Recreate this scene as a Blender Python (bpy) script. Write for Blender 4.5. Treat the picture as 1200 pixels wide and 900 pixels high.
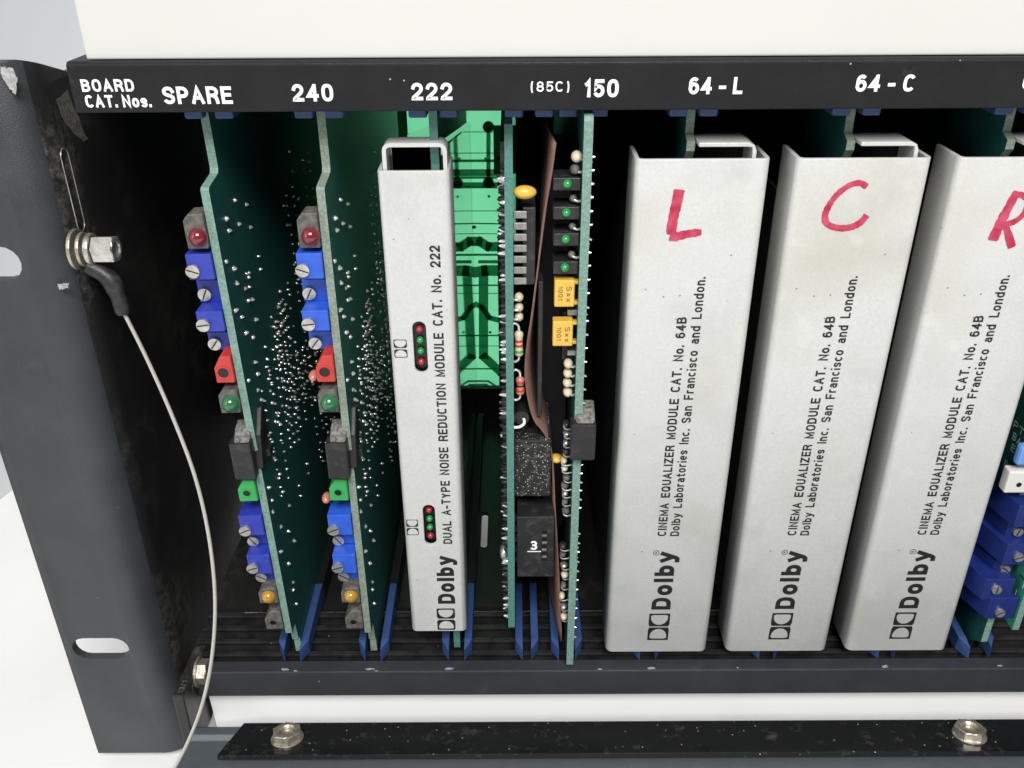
import bpy, bmesh, math, random
from mathutils import Vector, Matrix
sc = bpy.context.scene
for o in list(bpy.data.objects): bpy.data.objects.remove(o)
col = sc.collection
S = 0.001                                   # the scene is laid out in millimetres
R = math.radians

# ------------------------------------------------------------------ camera
CP = Vector((0, -166.46, 202.87)); PITCH = 0.4982; YAW = 0.0004; ROLL = -0.0053; FOC = 1061.1
_f = Vector((-math.sin(YAW)*math.cos(PITCH), math.cos(YAW)*math.cos(PITCH), -math.sin(PITCH)))
_r = Vector((math.cos(YAW), math.sin(YAW), 0)); _u = _r.cross(_f)
_r2 = _r*math.cos(ROLL)+_u*math.sin(ROLL); _u2 = _r2.cross(_f)
cd = bpy.data.cameras.new('camera'); cam = bpy.data.objects.new('camera', cd); col.objects.link(cam)
cam.matrix_world = Matrix(((_r2.x, _u2.x, -_f.x, CP.x*S), (_r2.y, _u2.y, -_f.y, CP.y*S), (_r2.z, _u2.z, -_f.z, CP.z*S), (0, 0, 0, 1)))
cd.sensor_fit = 'HORIZONTAL'; cd.sensor_width = 36; cd.lens = 36*FOC/1200
cd.clip_start = 0.005; cd.clip_end = 20
sc.camera = cam

def at(u, v, ax, val):
    "the point of the plane x|y|z = val (mm) that the measured picture point (u, v) falls on"
    d = _f*FOC+_r2*(u-600)+_u2*(450-v)
    return CP+d*((val-CP[ax])/d[ax])

# ------------------------------------------------------------------ world, lamps, exposure
w = bpy.data.worlds.new('World'); sc.world = w; w.use_nodes = True
w.node_tree.nodes['Background'].inputs[0].default_value = (0.93, 0.96, 1.0, 1)
w.node_tree.nodes['Background'].inputs[1].default_value = 0.12
def area(name, loc, target, sx, sy, power, color):
    l = bpy.data.lights.new(name, 'AREA'); l.shape = 'RECTANGLE'; l.size = sx; l.size_y = sy; l.energy = power; l.color = color
    o = bpy.data.objects.new(name, l); col.objects.link(o); o.location = Vector(loc)*S
    o.rotation_euler = (Vector(target)-Vector(loc)).to_track_quat('-Z', 'Y').to_euler(); return o
area('ceiling_lamp', (60, -700, 900), (20, 0, 90), 0.55, 0.42, 16.0, (1.0, 0.985, 0.96))
area('left_fill_lamp', (-950, -560, 520), (0, 0, 80), 0.6, 0.8, 5.5, (0.95, 0.975, 1.0))  # added soft fill from the left for the cover bends; no window stands there
area('rear_lamp', (-20, 330, 95), (-20, 130, 95), 0.16, 0.2, 0.62, (1.0, 1.0, 0.98))
sc.view_settings.view_transform = 'Standard'; sc.view_settings.look = 'None'
sc.view_settings.exposure = 0.0; sc.view_settings.gamma = 1
sc.cycles.max_bounces = 8; sc.cycles.use_denoising = True

# ------------------------------------------------------------------ materials
def mat(name, color, rough=0.5, metal=0.0, var=None, vscale=300, bump=0.0, bscale=2000, specks=None, spec=0.5,
        trans=0.0, coat=0.0, dust=None, spots=None, vary=False, grad=None, weave=False):
    """base colour with noise mottling (var), fine relief (bump), small light specks, dust patches"""
    m = bpy.data.materials.new(name); m.use_nodes = True; nt = m.node_tree; N = nt.nodes; L = nt.links
    b = N['Principled BSDF']; b.inputs['Roughness'].default_value = rough; b.inputs['Metallic'].default_value = metal
    b.inputs['Specular IOR Level'].default_value = spec; b.inputs['Coat Weight'].default_value = coat
    b.inputs['Transmission Weight'].default_value = trans
    tc = N.new('ShaderNodeTexCoord'); out = None
    def noise(scale, detail=4, rough_=0.6, off=0.0):
        mp = N.new('ShaderNodeMapping'); L.new(tc.outputs['Object'], mp.inputs['Vector']); mp.inputs['Location'].default_value = (off, off*1.7, off*.3)
        if vary:                               # each copy gets its own stains
            oi = N.new('ShaderNodeObjectInfo'); sm = N.new('ShaderNodeVectorMath'); sm.operation = 'SCALE'; sm.inputs[0].default_value = (3.1, 1.7, 2.3)
            L.new(oi.outputs['Random'], sm.inputs['Scale']); L.new(sm.outputs[0], mp.inputs['Location'])
        n = N.new('ShaderNodeTexNoise'); n.inputs['Scale'].default_value = scale; n.inputs['Detail'].default_value = detail
        n.inputs['Roughness'].default_value = rough_; L.new(mp.outputs[0], n.inputs['Vector']); return n.outputs['Fac']
    def ramp(src, a, b_):
        mr = N.new('ShaderNodeMapRange'); mr.inputs['From Min'].default_value = a; mr.inputs['From Max'].default_value = b_; L.new(src, mr.inputs['Value']); return mr.outputs[0]
    def mix(fac, A, B):
        x = N.new('ShaderNodeMix'); x.data_type = 'RGBA'
        if hasattr(fac, 'links'): L.new(fac, x.inputs[0])
        else: x.inputs[0].default_value = fac
        for k, c in ((6, A), (7, B)):
            if hasattr(c, 'links'): L.new(c, x.inputs[k])
            else: x.inputs[k].default_value = (*c[:3], 1)
        return x.outputs[2]
    def mul(a, b_):
        x = N.new('ShaderNodeMath'); x.operation = 'MULTIPLY'
        L.new(a, x.inputs[0])
        if hasattr(b_, 'links'): L.new(b_, x.inputs[1])
        else: x.inputs[1].default_value = b_
        return x.outputs[0]
    cur = color
    if var: cur = mix(ramp(noise(vscale), 0.35, 0.68), color, var)
    if grad:                                   # broad stains: (colour, scale, low, high, strength)
        for (c2, s2, lo, hi, st) in grad: cur = mix(mul(ramp(noise(s2, 3, 0.55, s2*.01), lo, hi), st), cur, c2)
    if weave:
        wv = N.new('ShaderNodeTexVoronoi'); wv.inputs['Scale'].default_value = 1900; L.new(tc.outputs['Object'], wv.inputs['Vector'])
        cur = mix(mul(ramp(wv.outputs['Distance'], 0.0, 0.7), weave), cur, tuple(c*.45 for c in color))
    rr = None
    if dust:                                   # dry grey dust patches (colour, scale, lo, hi, strength)
        c2, s2, lo, hi, st = dust
        f = mul(ramp(noise(s2, 8, 0.72, 3.1), lo, hi), st); cur = mix(f, cur, c2)
        rr = N.new('ShaderNodeMapRange'); rr.inputs['To Min'].default_value = rough; rr.inputs['To Max'].default_value = 0.9; L.new(f, rr.inputs['Value']); L.new(rr.outputs[0], b.inputs['Roughness'])
    for (c2, ctr, r_in, r_out, s2, st) in (spots or ()):      # rubbed places: (colour, centre, inner, outer radius, scale, strength)
        vd = N.new('ShaderNodeVectorMath'); vd.operation = 'DISTANCE'; L.new(tc.outputs['Object'], vd.inputs[0]); vd.inputs[1].default_value = ctr
        cur = mix(mul(mul(ramp(vd.outputs['Value'], r_out, r_in), ramp(noise(s2, 8, .75), .44, .66)), st), cur, c2)
    if specks:                                 # (colour, scale, radius, share)
        c2, s2, rad, share = specks
        vn = N.new('ShaderNodeTexVoronoi'); vn.inputs['Scale'].default_value = s2; L.new(tc.outputs['Object'], vn.inputs['Vector'])
        lt = N.new('ShaderNodeMath'); lt.operation = 'LESS_THAN'; L.new(vn.outputs['Distance'], lt.inputs[0]); lt.inputs[1].default_value = rad
        sp = N.new('ShaderNodeSeparateColor'); L.new(vn.outputs['Color'], sp.inputs[0])
        l2 = N.new('ShaderNodeMath'); l2.operation = 'LESS_THAN'; L.new(sp.outputs[0], l2.inputs[0]); l2.inputs[1].default_value = share
        cur = mix(mul(lt.outputs[0], l2.outputs[0]), cur, c2)
    if hasattr(cur, 'links'): L.new(cur, b.inputs['Base Color'])
    else: b.inputs['Base Color'].default_value = (*cur, 1)
    if bump:
        bp = N.new('ShaderNodeBump'); bp.inputs['Strength'].default_value = bump; bp.inputs['Distance'].default_value = 0.0002
        L.new(noise(bscale, 3), bp.inputs['Height']); L.new(bp.outputs[0], b.inputs['Normal'])
    return m

M = {}
M['paper'] = mat('white_paper', (0.74, 0.74, 0.735), 0.7, var=(0.77, 0.77, 0.76), vscale=20, grad=[((0.68, 0.68, 0.67), 45, 0.62, 0.75, .5)], specks=((0.35, 0.34, 0.33), 60, 0.03, 0.2))
M['sheetwhite'] = mat('gap_fill_white', (0.86, 0.86, 0.85), 0.7, grad=[((0.74, 0.74, 0.72), 30, 0.5, 0.75, .5)], specks=((0.3, 0.3, 0.3), 60, 0.04, 0.3))
M['board_white'] = mat('warm_white_board', (0.57, 0.565, 0.54), 0.8, var=(0.54, 0.535, 0.51), vscale=9)
M['wall_grey'] = mat('cool_white_wall', (0.60, 0.62, 0.64), 0.8, var=(0.58, 0.60, 0.62), vscale=5)
M['black'] = mat('black_powder_coat', (0.011, 0.0112, 0.0122), 0.40, spec=.22, var=(0.015, 0.0155, 0.017), vscale=120, bump=0.35, bscale=3500,
                 specks=((0.35, 0.34, 0.32), 420, 0.07, 0.14), dust=((0.11, 0.105, 0.095), 70, 0.60, 0.80, .45))
M['ear'] = mat('grey_black_powder_coat', (0.028, 0.031, 0.036), 0.38, var=(0.038, 0.041, 0.046), vscale=90, bump=0.4, bscale=3500,
               specks=((0.5, 0.48, 0.45), 300, 0.055, 0.12), dust=((0.11, 0.11, 0.11), 110, 0.60, 0.82, .4))
M['side'] = mat('dusty_black_coat', (0.017, 0.0168, 0.0165), 0.36, bump=0.3, bscale=3000, specks=((0.3, 0.29, 0.27), 420, 0.05, 0.10),
                dust=((0.11, 0.10, 0.09), 95, 0.54, 0.76, .4),
                spots=[((0.20, 0.19, 0.17), (-.086, .003, .140), .003, .013, 420, .8), ((0.16, 0.15, 0.13), (-.086, .005, .158), .003, .011, 500, .8), ((0.07, 0.063, 0.055), (-.086, .05, .118), .008, .034, 180, .55), ((0.15, 0.14, 0.12), (-.086, .008, .04), .004, .02, 350, .8)])
M['matt'] = mat('matt_black', (0.008, 0.008, 0.009), 0.6, dust=((0.06, 0.058, 0.055), 150, 0.60, 0.85, .4))
M['strip'] = mat('gloss_black_strip', (0.008, 0.0085, 0.009), 0.25, bump=.2, bscale=900, specks=((0.5, 0.5, 0.47), 620, 0.10, 0.30), dust=((0.12, 0.12, 0.11), 260, 0.56, 0.78, .5))
M['door'] = mat('blue_grey_paint', (0.095, 0.115, 0.13), 0.45, var=(0.085, 0.10, 0.115), vscale=300, bump=0.5, bscale=2500, specks=((0.4, 0.42, 0.42), 400, 0.05, 0.1))
M['cover'] = mat('satin_aluminium_paint', (0.50, 0.51, 0.505), 0.34, vary=True, var=(0.56, 0.56, 0.53), vscale=1600, bump=0.35, bscale=2600,
                 grad=[((0.38, 0.355, 0.28), 26, 0.52, 0.78, .5), ((0.40, 0.41, 0.405), 75, 0.52, 0.78, .5), ((0.62, 0.62, 0.60), 140, 0.6, 0.8, .5)], specks=((0.20, 0.18, 0.14), 300, 0.06, 0.22))
M['cover_edge'] = mat('bare_sheet_edge', (0.60, 0.60, 0.57), 0.4, var=(0.5, 0.5, 0.47), vscale=900)
M['case'] = mat('dark_case_steel', (0.035, 0.038, 0.036), 0.4, metal=.4, var=(0.06, 0.06, 0.055), vscale=200)
M['alu'] = mat('polished_case', (0.42, 0.44, 0.42), 0.035, metal=1)
M['grille'] = mat('worn_black_grille', (0.014, 0.014, 0.015), 0.28, var=(0.03, 0.03, 0.029), vscale=250, specks=((0.3, 0.3, 0.28), 500, .08, .15))
M['navydeep'] = mat('deep_blue', (0.008, 0.020, 0.13), 0.4, var=(0.012, 0.026, 0.16), vscale=400)
M['pcb'] = mat('solder_mask_green', (0.009, 0.075, 0.062), 0.5, var=(0.012, 0.092, 0.076), vscale=500, bump=.3, bscale=900)
M['pcb_edge'] = mat('glass_fibre_edge', (0.17, 0.30, 0.25), 0.6, var=(0.26, 0.40, 0.34), vscale=1500, bump=.6, bscale=2500, weave=.45)
M['pcb_edge_pale'] = mat('pale_fibre_edge', (0.23, 0.30, 0.24), 0.6, var=(0.33, 0.38, 0.31), vscale=1500, bump=.6, bscale=2500, weave=.55)
M['pcb_edge_teal'] = mat('teal_fibre_edge', (0.07, 0.21, 0.175), 0.5, var=(0.10, 0.26, 0.22), vscale=1500, bump=.4, bscale=2500, weave=.3)
M['tin'] = mat('solder_tin', (0.72, 0.72, 0.70), 0.15, metal=.6)
M['pin'] = mat('tinned_pin', (0.36, 0.36, 0.34), 0.35, metal=.7, var=(0.25, 0.25, 0.24), vscale=900)
M['steel'] = mat('zinc_steel', (0.66, 0.64, 0.60), 0.33, metal=.8, var=(0.42, 0.40, 0.36), vscale=500, bump=.3, bscale=1200)
M['steel_warm'] = mat('yellowed_steel', (0.62, 0.57, 0.48), 0.36, metal=.75, var=(0.36, 0.32, 0.26), vscale=600, bump=.3, bscale=1200)
M['wire'] = mat('nylon_coated_wire', (0.52, 0.50, 0.45), 0.35, metal=.35, bump=.5, bscale=1500)
M['blue'] = mat('trimmer_blue', (0.018, 0.085, 0.52), 0.42, var=(0.025, 0.105, 0.57), vscale=400, dust=((0.25, 0.28, 0.33), 600, 0.55, 0.8, .25))
M['navy'] = mat('trimmer_deep_blue', (0.018, 0.035, 0.33), 0.42, var=(0.025, 0.045, 0.37), vscale=400, dust=((0.22, 0.24, 0.33), 600, 0.55, 0.8, .25))
M['guide'] = mat('guide_blue', (0.028, 0.060, 0.18), 0.45, var=(0.036, 0.075, 0.21), vscale=300)
M['red'] = mat('jack_red', (0.52, 0.04, 0.032), 0.4, var=(0.44, 0.035, 0.028), vscale=500)
M['green'] = mat('jack_green', (0.03, 0.33, 0.08), 0.4)
M['plastic'] = mat('black_plastic', (0.015, 0.015, 0.016), 0.42, dust=((0.12, 0.115, 0.11), 350, 0.5, 0.8, .5), bump=.3, bscale=2500)
M['dusty'] = mat('dusty_black_plastic', (0.012, 0.012, 0.012), 0.6, specks=((0.50, 0.47, 0.42), 2100, 0.26, 0.4), dust=((0.30, 0.28, 0.25), 700, 0.52, 0.75, .5), bump=.5, bscale=2500)
M['fluff'] = mat('dust_covered_plastic', (0.06, 0.056, 0.052), 0.8, var=(0.24, 0.23, 0.21), vscale=1300, bump=1.0, bscale=3000)
M['ledred'] = mat('red_lens', (0.17, 0.014, 0.022), 0.12, coat=.6)
M['ledgreen'] = mat('green_lens', (0.022, 0.14, 0.055), 0.15, coat=.6)
M['ledyellow'] = mat('amber_lens', (0.42, 0.22, 0.02), 0.15, coat=.6)
M['ledpink'] = mat('clear_red_lens', (0.50, 0.18, 0.13), 0.2, coat=.5)
M['minigreen'] = mat('small_green_lens', (0.02, 0.26, 0.07), 0.2, coat=.5)
M['minired'] = mat('small_red_lens', (0.34, 0.025, 0.03), 0.2, coat=.5)
M['holder'] = mat('led_holder_grey', (0.055, 0.050, 0.046), 0.6, var=(0.15, 0.14, 0.125), vscale=800)
M['yellow'] = mat('capacitor_yellow', (0.72, 0.45, 0.07), 0.35, var=(0.66, 0.39, 0.05), vscale=500, coat=.2)
M['beige'] = mat('resistor_beige', (0.60, 0.50, 0.37), 0.35, coat=.3)
M['brown'] = mat('brown_insulating_sheet', (0.16, 0.085, 0.062), 0.7, var=(0.21, 0.12, 0.09), vscale=500, bump=.7, bscale=2500)
M['white'] = mat('white_print', (0.85, 0.85, 0.83), 0.6)
M['ink'] = mat('black_print', (0.012, 0.012, 0.013), 0.55)
M['marker'] = mat('red_marker_ink', (0.38, 0.010, 0.045), 0.5, var=(0.52, 0.07, 0.13), vscale=420)
M['glossblack'] = mat('window_black', (0.004, 0.004, 0.004), 0.3)
M['chip'] = mat('bare_metal_chip', (0.5, 0.5, 0.49), 0.5, metal=.3, var=(0.25, 0.25, 0.25), vscale=900, bump=1, bscale=1500)
M['dustgrey'] = mat('dust_patch', (0.17, 0.16, 0.14), 0.9, var=(0.05, 0.05, 0.045), vscale=1400)
M['connector'] = mat('white_connector', (0.62, 0.61, 0.56), 0.5)
M['lightblue'] = mat('light_blue_part', (0.12, 0.28, 0.62), 0.4)
M['silkpcb'] = mat('bright_solder_mask', (0.03, 0.26, 0.17), 0.4, var=(0.05, 0.33, 0.22), vscale=300)
M['silk'] = mat('silk_screen', (0.55, 0.72, 0.65), 0.6)

# backplane: thin green glass-fibre board that lets the light behind it through
m = bpy.data.materials.new('translucent_green_board'); m.use_nodes = True; nt = m.node_tree; pb = nt.nodes['Principled BSDF']
pb.inputs['Base Color'].default_value = (0.02, 0.16, 0.09, 1); pb.inputs['Roughness'].default_value = .35
tr = nt.nodes.new('ShaderNodeBsdfTranslucent')
nz = nt.nodes.new('ShaderNodeTexNoise'); nz.inputs['Scale'].default_value = 60; nz.inputs['Detail'].default_value = 5
tcn = nt.nodes.new('ShaderNodeTexCoord'); nt.links.new(tcn.outputs['Object'], nz.inputs['Vector'])
mx = nt.nodes.new('ShaderNodeMix'); mx.data_type = 'RGBA'; mx.inputs[6].default_value = (0.44, 0.84, 0.62, 1); mx.inputs[7].default_value = (0.38, 0.76, 0.54, 1)
nt.links.new(nz.outputs['Fac'], mx.inputs[0]); nt.links.new(mx.outputs[2], tr.inputs['Color'])
ms = nt.nodes.new('ShaderNodeMixShader'); ms.inputs[0].default_value = .8
nt.links.new(pb.outputs[0], ms.inputs[1]); nt.links.new(tr.outputs[0], ms.inputs[2]); nt.links.new(ms.outputs[0], nt.nodes['Material Output'].inputs['Surface'])
M['backplane'] = m
m2 = m.copy(); m2.name = 'copper_under_mask'; M['trace'] = m2
for nd in m2.node_tree.nodes:
    if nd.type == 'MIX': nd.inputs[6].default_value = (0.05, 0.20, 0.12, 1); nd.inputs[7].default_value = (0.04, 0.16, 0.10, 1)
m2.node_tree.nodes['Principled BSDF'].inputs['Base Color'].default_value = (0.003, 0.03, 0.017, 1)

# ------------------------------------------------------------------ mesh helpers
class MB:
    "collects shapes (mm) into one mesh"
    def __init__(s): s.v = []; s.f = []; s.m = []; s.sm = []
    def add(s, vs, fs, mi=0, smooth=False):
        b = len(s.v); s.v += [tuple(p) for p in vs]; s.f += [tuple(b+i for i in f) for f in fs]; s.m += [mi]*len(fs); s.sm += [smooth]*len(fs); return s
    def box(s, x0, x1, y0, y1, z0, z1, mi=0):
        vs = [(x, y, z) for x in (x0, x1) for y in (y0, y1) for z in (z0, z1)]
        return s.add(vs, [(0, 1, 3, 2), (4, 6, 7, 5), (0, 4, 5, 1), (2, 3, 7, 6), (0, 2, 6, 4), (1, 5, 7, 3)], mi)
    def prism(s, poly, ax, a, b, mi=0, side=None):
        "polygon in the two axes other than ax, extruded along ax from a to b; side = material of the rim"
        n = len(poly); o = [k for k in range(3) if k != ax]
        def P(p, t):
            q = [0, 0, 0]; q[o[0]], q[o[1]] = p; q[ax] = t; return q
        vs = [P(p, a) for p in poly]+[P(p, b) for p in poly]
        s.add(vs, [tuple(range(n)), tuple(range(2*n-1, n-1, -1))], mi)
        base = len(s.v)-2*n
        for i in range(n):
            j = (i+1) % n; s.f.append((base+i, base+n+i, base+n+j, base+j)); s.m.append(mi if side is None else side); s.sm.append(False)
        return s
    def cyl(s, p0, p1, r0, r1=None, n=16, mi=0, caps=True, smooth=True):
        r1 = r0 if r1 is None else r1; p0 = Vector(p0); p1 = Vector(p1); d = (p1-p0).normalized()
        a = d.orthogonal().normalized(); b = d.cross(a)
        vs = [p+(a*math.cos(2*math.pi*i/n)+b*math.sin(2*math.pi*i/n))*r for p, r in ((p0, r0), (p1, r1)) for i in range(n)]
        s.add(vs, [(i, (i+1) % n, n+(i+1) % n, n+i) for i in range(n)], mi, smooth)
        if caps: s.add(vs[:n], [tuple(range(n-1, -1, -1))], mi); s.add(vs[n:], [tuple(range(n))], mi)
        return s
    def ring(s, c, d, ri, ro, t, n=32, mi=0):
        "flat washer centred c, thickness t along d"
        c = Vector(c); d = Vector(d).normalized(); a = d.orthogonal().normalized(); b = d.cross(a); vs = []
        for i in range(n):
            e = a*math.cos(2*math.pi*i/n)+b*math.sin(2*math.pi*i/n)
            vs += [c+e*ri, c+e*ro, c+e*ro+d*t, c+e*ri+d*t]
        fs = []
        for i in range(n):
            j = (i+1) % n
            for k in range(4): fs.append((4*i+k, 4*j+k, 4*j+(k+1) % 4, 4*i+(k+1) % 4))
        return s.add(vs, fs, mi)
    def tube(s, pts, r, n=8, mi=0):
        pts = [Vector(p) for p in pts]; k = len(pts); rr = r if isinstance(r, (list, tuple)) else [r]*k; vs = []
        t = (pts[1]-pts[0]).normalized(); a = t.orthogonal().normalized()
        for i, p in enumerate(pts):
            t = (pts[min(i+1, k-1)]-pts[max(i-1, 0)]).normalized(); a = (a-t*a.dot(t)).normalized(); b = t.cross(a)
            vs += [p+(a*math.cos(2*math.pi*j/n)+b*math.sin(2*math.pi*j/n))*rr[i] for j in range(n)]
        fs = [(i*n+j, i*n+(j+1) % n, (i+1)*n+(j+1) % n, (i+1)*n+j) for i in range(k-1) for j in range(n)]
        s.add(vs, fs, mi, True); s.add(vs[:n], [tuple(range(n-1, -1, -1))], mi); s.add(vs[-n:], [tuple(range(n))], mi); return s
    def ball(s, c, rx, ry=None, rz=None, n=12, m_=8, mi=0):
        ry = ry or rx; rz = rz or rx; c = Vector(c); vs = [c+Vector((0, 0, rz))]
        for i in range(1, m_):
            ph = math.pi*i/m_
            vs += [c+Vector((rx*math.sin(ph)*math.cos(2*math.pi*j/n), ry*math.sin(ph)*math.sin(2*math.pi*j/n), rz*math.cos(ph))) for j in range(n)]
        vs.append(c-Vector((0, 0, rz))); fs = [(0, 1+j, 1+(j+1) % n) for j in range(n)]
        for i in range(m_-2):
            fs += [(1+i*n+j, 1+(i+1)*n+j, 1+(i+1)*n+(j+1) % n, 1+i*n+(j+1) % n) for j in range(n)]
        e = len(vs)-1; fs += [(e, 1+(m_-2)*n+(j+1) % n, 1+(m_-2)*n+j) for j in range(n)]
        return s.add(vs, fs, mi, True)
    def build(s, name, mats, parent=None, bevel=0, seg=2, kind=None, label=None, fix=True):
        me = bpy.data.meshes.new(name); me.from_pydata([(a*S, b*S, c*S) for a, b, c in s.v], [], s.f)
        if not isinstance(mats, (list, tuple)): mats = [mats]
        for q in mats: me.materials.append(M[q])
        me.polygons.foreach_set('material_index', s.m); me.polygons.foreach_set('use_smooth', s.sm)
        if fix:
            bm = bmesh.new(); bm.from_mesh(me); bmesh.ops.recalc_face_normals(bm, faces=bm.faces); bm.to_mesh(me); bm.free()
        me.update()
        o = bpy.data.objects.new(name, me); col.objects.link(o)
        if parent: o.parent = parent
        if bevel:
            b = o.modifiers.new('bevel', 'BEVEL'); b.width = bevel*S; b.segments = seg; b.limit_method = 'ANGLE'; b.angle_limit = R(40)
        if kind: o['kind'] = kind
        if label: o['label'] = label
        return o

def thing(name, label, cat, loc=(0, 0, 0), group=None):
    o = bpy.data.objects.new(name, None); col.objects.link(o); o.location = Vector(loc)*S; o.empty_display_size = .01
    o['label'] = label; o['category'] = cat
    if group: o['group'] = group
    return o
def tag(o, label, cat, group=None):
    o['label'] = label; o['category'] = cat
    if group: o['group'] = group
    return o
def copy_tree(o, parent=None):
    c = o.copy(); col.objects.link(c)
    if parent: c.parent = parent
    for ch in list(o.children): copy_tree(ch, c)
    return c
# ---- lettering: every glyph is drawn as pen strokes, x in glyph widths (1 = full width), y in cap heights
def _arc(cx, cy, rx, ry, a0, a1, n=14):
    return [(cx+rx*math.cos(R(a0+(a1-a0)*i/n)), cy+ry*math.sin(R(a0+(a1-a0)*i/n))) for i in range(n+1)]
def _se(cx, cy, rx, ry, a0, a1, n=20, e=2.6):
    "squarish arc, as in grotesque lettering"
    out = []
    for i in range(n+1):
        a = R(a0+(a1-a0)*i/n); c, s_ = math.cos(a), math.sin(a)
        out.append((cx+rx*math.copysign(abs(c)**(2/e), c), cy+ry*math.copysign(abs(s_)**(2/e), s_)))
    return out
_bowl = lambda y0, y1, x=1: [(0, y1), (x*.5, y1)]+_arc(x*.5, (y0+y1)/2, x*.5, (y1-y0)/2, 90, -90)[1:]+[(0, y0)]
_O = _se(.5, .5, .5, .5, 90, 450, 32)
XH = .70
_o = _se(.5, XH/2, .5, XH/2, 90, 450, 28, 2.3)
_S = [(1, .78)]+_arc(.5, .755, .5, .245, 15, 180, 10)[1:]+[(.04, .64), (.25, .55), (.75, .45), (.97, .36)]+_arc(.5, .245, .5, .245, 0, -165, 10)
_s = [(x, y*XH) for x, y in _S]
GL = {
 'A': (.72, [[(0, 0), (.5, 1), (1, 0)], [(.2, .32), (.8, .32)]]), 'B': (.66, [[(0, 0), (0, 1)], _bowl(.53, 1, .92), _bowl(0, .53)]),
 'C': (.68, [_se(.5, .5, .5, .5, 38, 322, 24)]), 'D': (.68, [[(0, 0), (0, 1)], [(0, 1), (.4, 1)]+_se(.4, .5, .6, .5, 90, -90, 18)[1:]+[(0, 0)]]),
 'E': (.58, [[(1, 0), (0, 0), (0, 1), (1, 1)], [(0, .52), (.88, .52)]]), 'F': (.56, [[(0, 0), (0, 1), (1, 1)], [(0, .5), (.85, .5)]]),
 'I': (.0, [[(0, 0), (0, 1)]]), 'L': (.54, [[(0, 1), (0, 0), (1, 0)]]), 'M': (.80, [[(0, 0), (0, 1), (.5, .12), (1, 1), (1, 0)]]),
 'N': (.66, [[(0, 0), (0, 1), (1, 0), (1, 1)]]), 'O': (.70, [_O]), 'P': (.63, [[(0, 0), (0, 1)], _bowl(.44, 1)]),
 'Q': (.70, [_O, [(.6, .25), (1, -.04)]]), 'R': (.66, [[(0, 0), (0, 1)], _bowl(.48, 1), [(.55, .48), (.92, .3), (1, 0)]]),
 'S': (.64, [_S]), 'T': (.64, [[(0, 1), (1, 1)], [(.5, 1), (.5, 0)]]), 'U': (.66, [[(0, 1), (0, .4)]+_se(.5, .38, .5, .38, 180, 360, 16)+[(1, 1)]]),
 'Y': (.66, [[(0, 1), (.5, .45), (1, 1)], [(.5, .45), (.5, 0)]]), 'Z': (.60, [[(0, 1), (1, 1), (0, 0), (1, 0)]]),
 'a': (.52, [_arc(.5, XH-.24, .48, .24, 155, 0, 9)+[(.98, 0)], [(.98, .42), (.4, .40)]+_arc(.4, .2, .4, .2, 90, 270, 8)+[(.7, .02), (.98, .2)]]),
 'b': (.54, [[(0, 0), (0, 1)], _se(.5, XH/2, .5, XH/2, 180, 540, 24, 2.2)]), 'c': (.50, [_se(.5, XH/2, .5, XH/2, 42, 318, 20, 2.3)]),
 'd': (.54, [[(1, 0), (1, 1)], _o]), 'e': (.52, [[(0.02, .36), (1, .36)]+_se(.5, XH/2, .5, XH/2, 0, 315, 22, 2.3)]), 'i': (.0, [[(0, 0), (0, .56)], [(0, .985), (0, 1)]]),
 'l': (.0, [[(0, 0), (0, 1)]]), 'n': (.50, [[(0, 0), (0, XH)], [(0, .42)]+_arc(.5, XH-.26, .5, .26, 165, 0, 9)+[(1, 0)]]),
 'o': (.54, [_o]), 'r': (.34, [[(0, 0), (0, XH)], [(0, .38)]+_arc(.75, XH-.3, .75, .3, 165, 80, 6)]), 's': (.48, [_s]),
 'y': (.54, [[(0, XH), (.5, .04)], [(1, XH), (.42, -.18), (.25, -.27), (.02, -.27)]]), 'x': (.5, [[(0, 0), (1, XH)], [(0, XH), (1, 0)]]),
 '0': (.60, [_O]), '1': (.28, [[(0, .72), (.6, .82), (1, 1), (1, 0)]]), '2': (.58, [_arc(.5, .72, .5, .28, 170, -20, 12)+[(.85, .5), (0.02, .06), (0, 0), (1, 0)]]),
 '3': (.56, [_arc(.48, .75, .46, .25, 160, -80, 10)+[(.4, .53)], [(.4, .53)]+_arc(.48, .265, .52, .265, 85, -160, 12)]),
 '4': (.62, [[(.75, 1), (0, .28), (1, .28)], [(.75, 0), (.75, 1)]]), '5': (.58, [[(.95, 1), (.14, 1), (.04, .48)]+_arc(.48, .32, .52, .32, 140, -155, 14)]),
 '6': (.60, [_arc(.5, .70, .48, .30, 35, 180, 9)+[(.01, .31)], _arc(.5, .31, .5, .31, 180, 540, 20)]), '8': (.60, [_arc(.5, .755, .44, .245, -90, 270, 20), _arc(.5, .265, .5, .265, 90, 450, 20)]),
 't': (.34, [[(.4, .95), (.4, .12), (.55, 0), (1, 0)], [(0, XH), (1, XH)]]), '.': (.0, [[(0, 0), (0, .06)]]), '-': (.34, [[(0, .38), (1, .38)]]), '(': (.20, [_arc(1, .45, 1, .75, 130, 230, 10)]), ')': (.20, [_arc(0, .45, 1, .75, 50, -50, 10)]),
 'X': (.64, [[(0, 0), (1, 1)], [(0, 1), (1, 0)]]), '/': (.3, [[(0, 0), (1, 1)]]), ' ': (.16, []),
}
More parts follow.
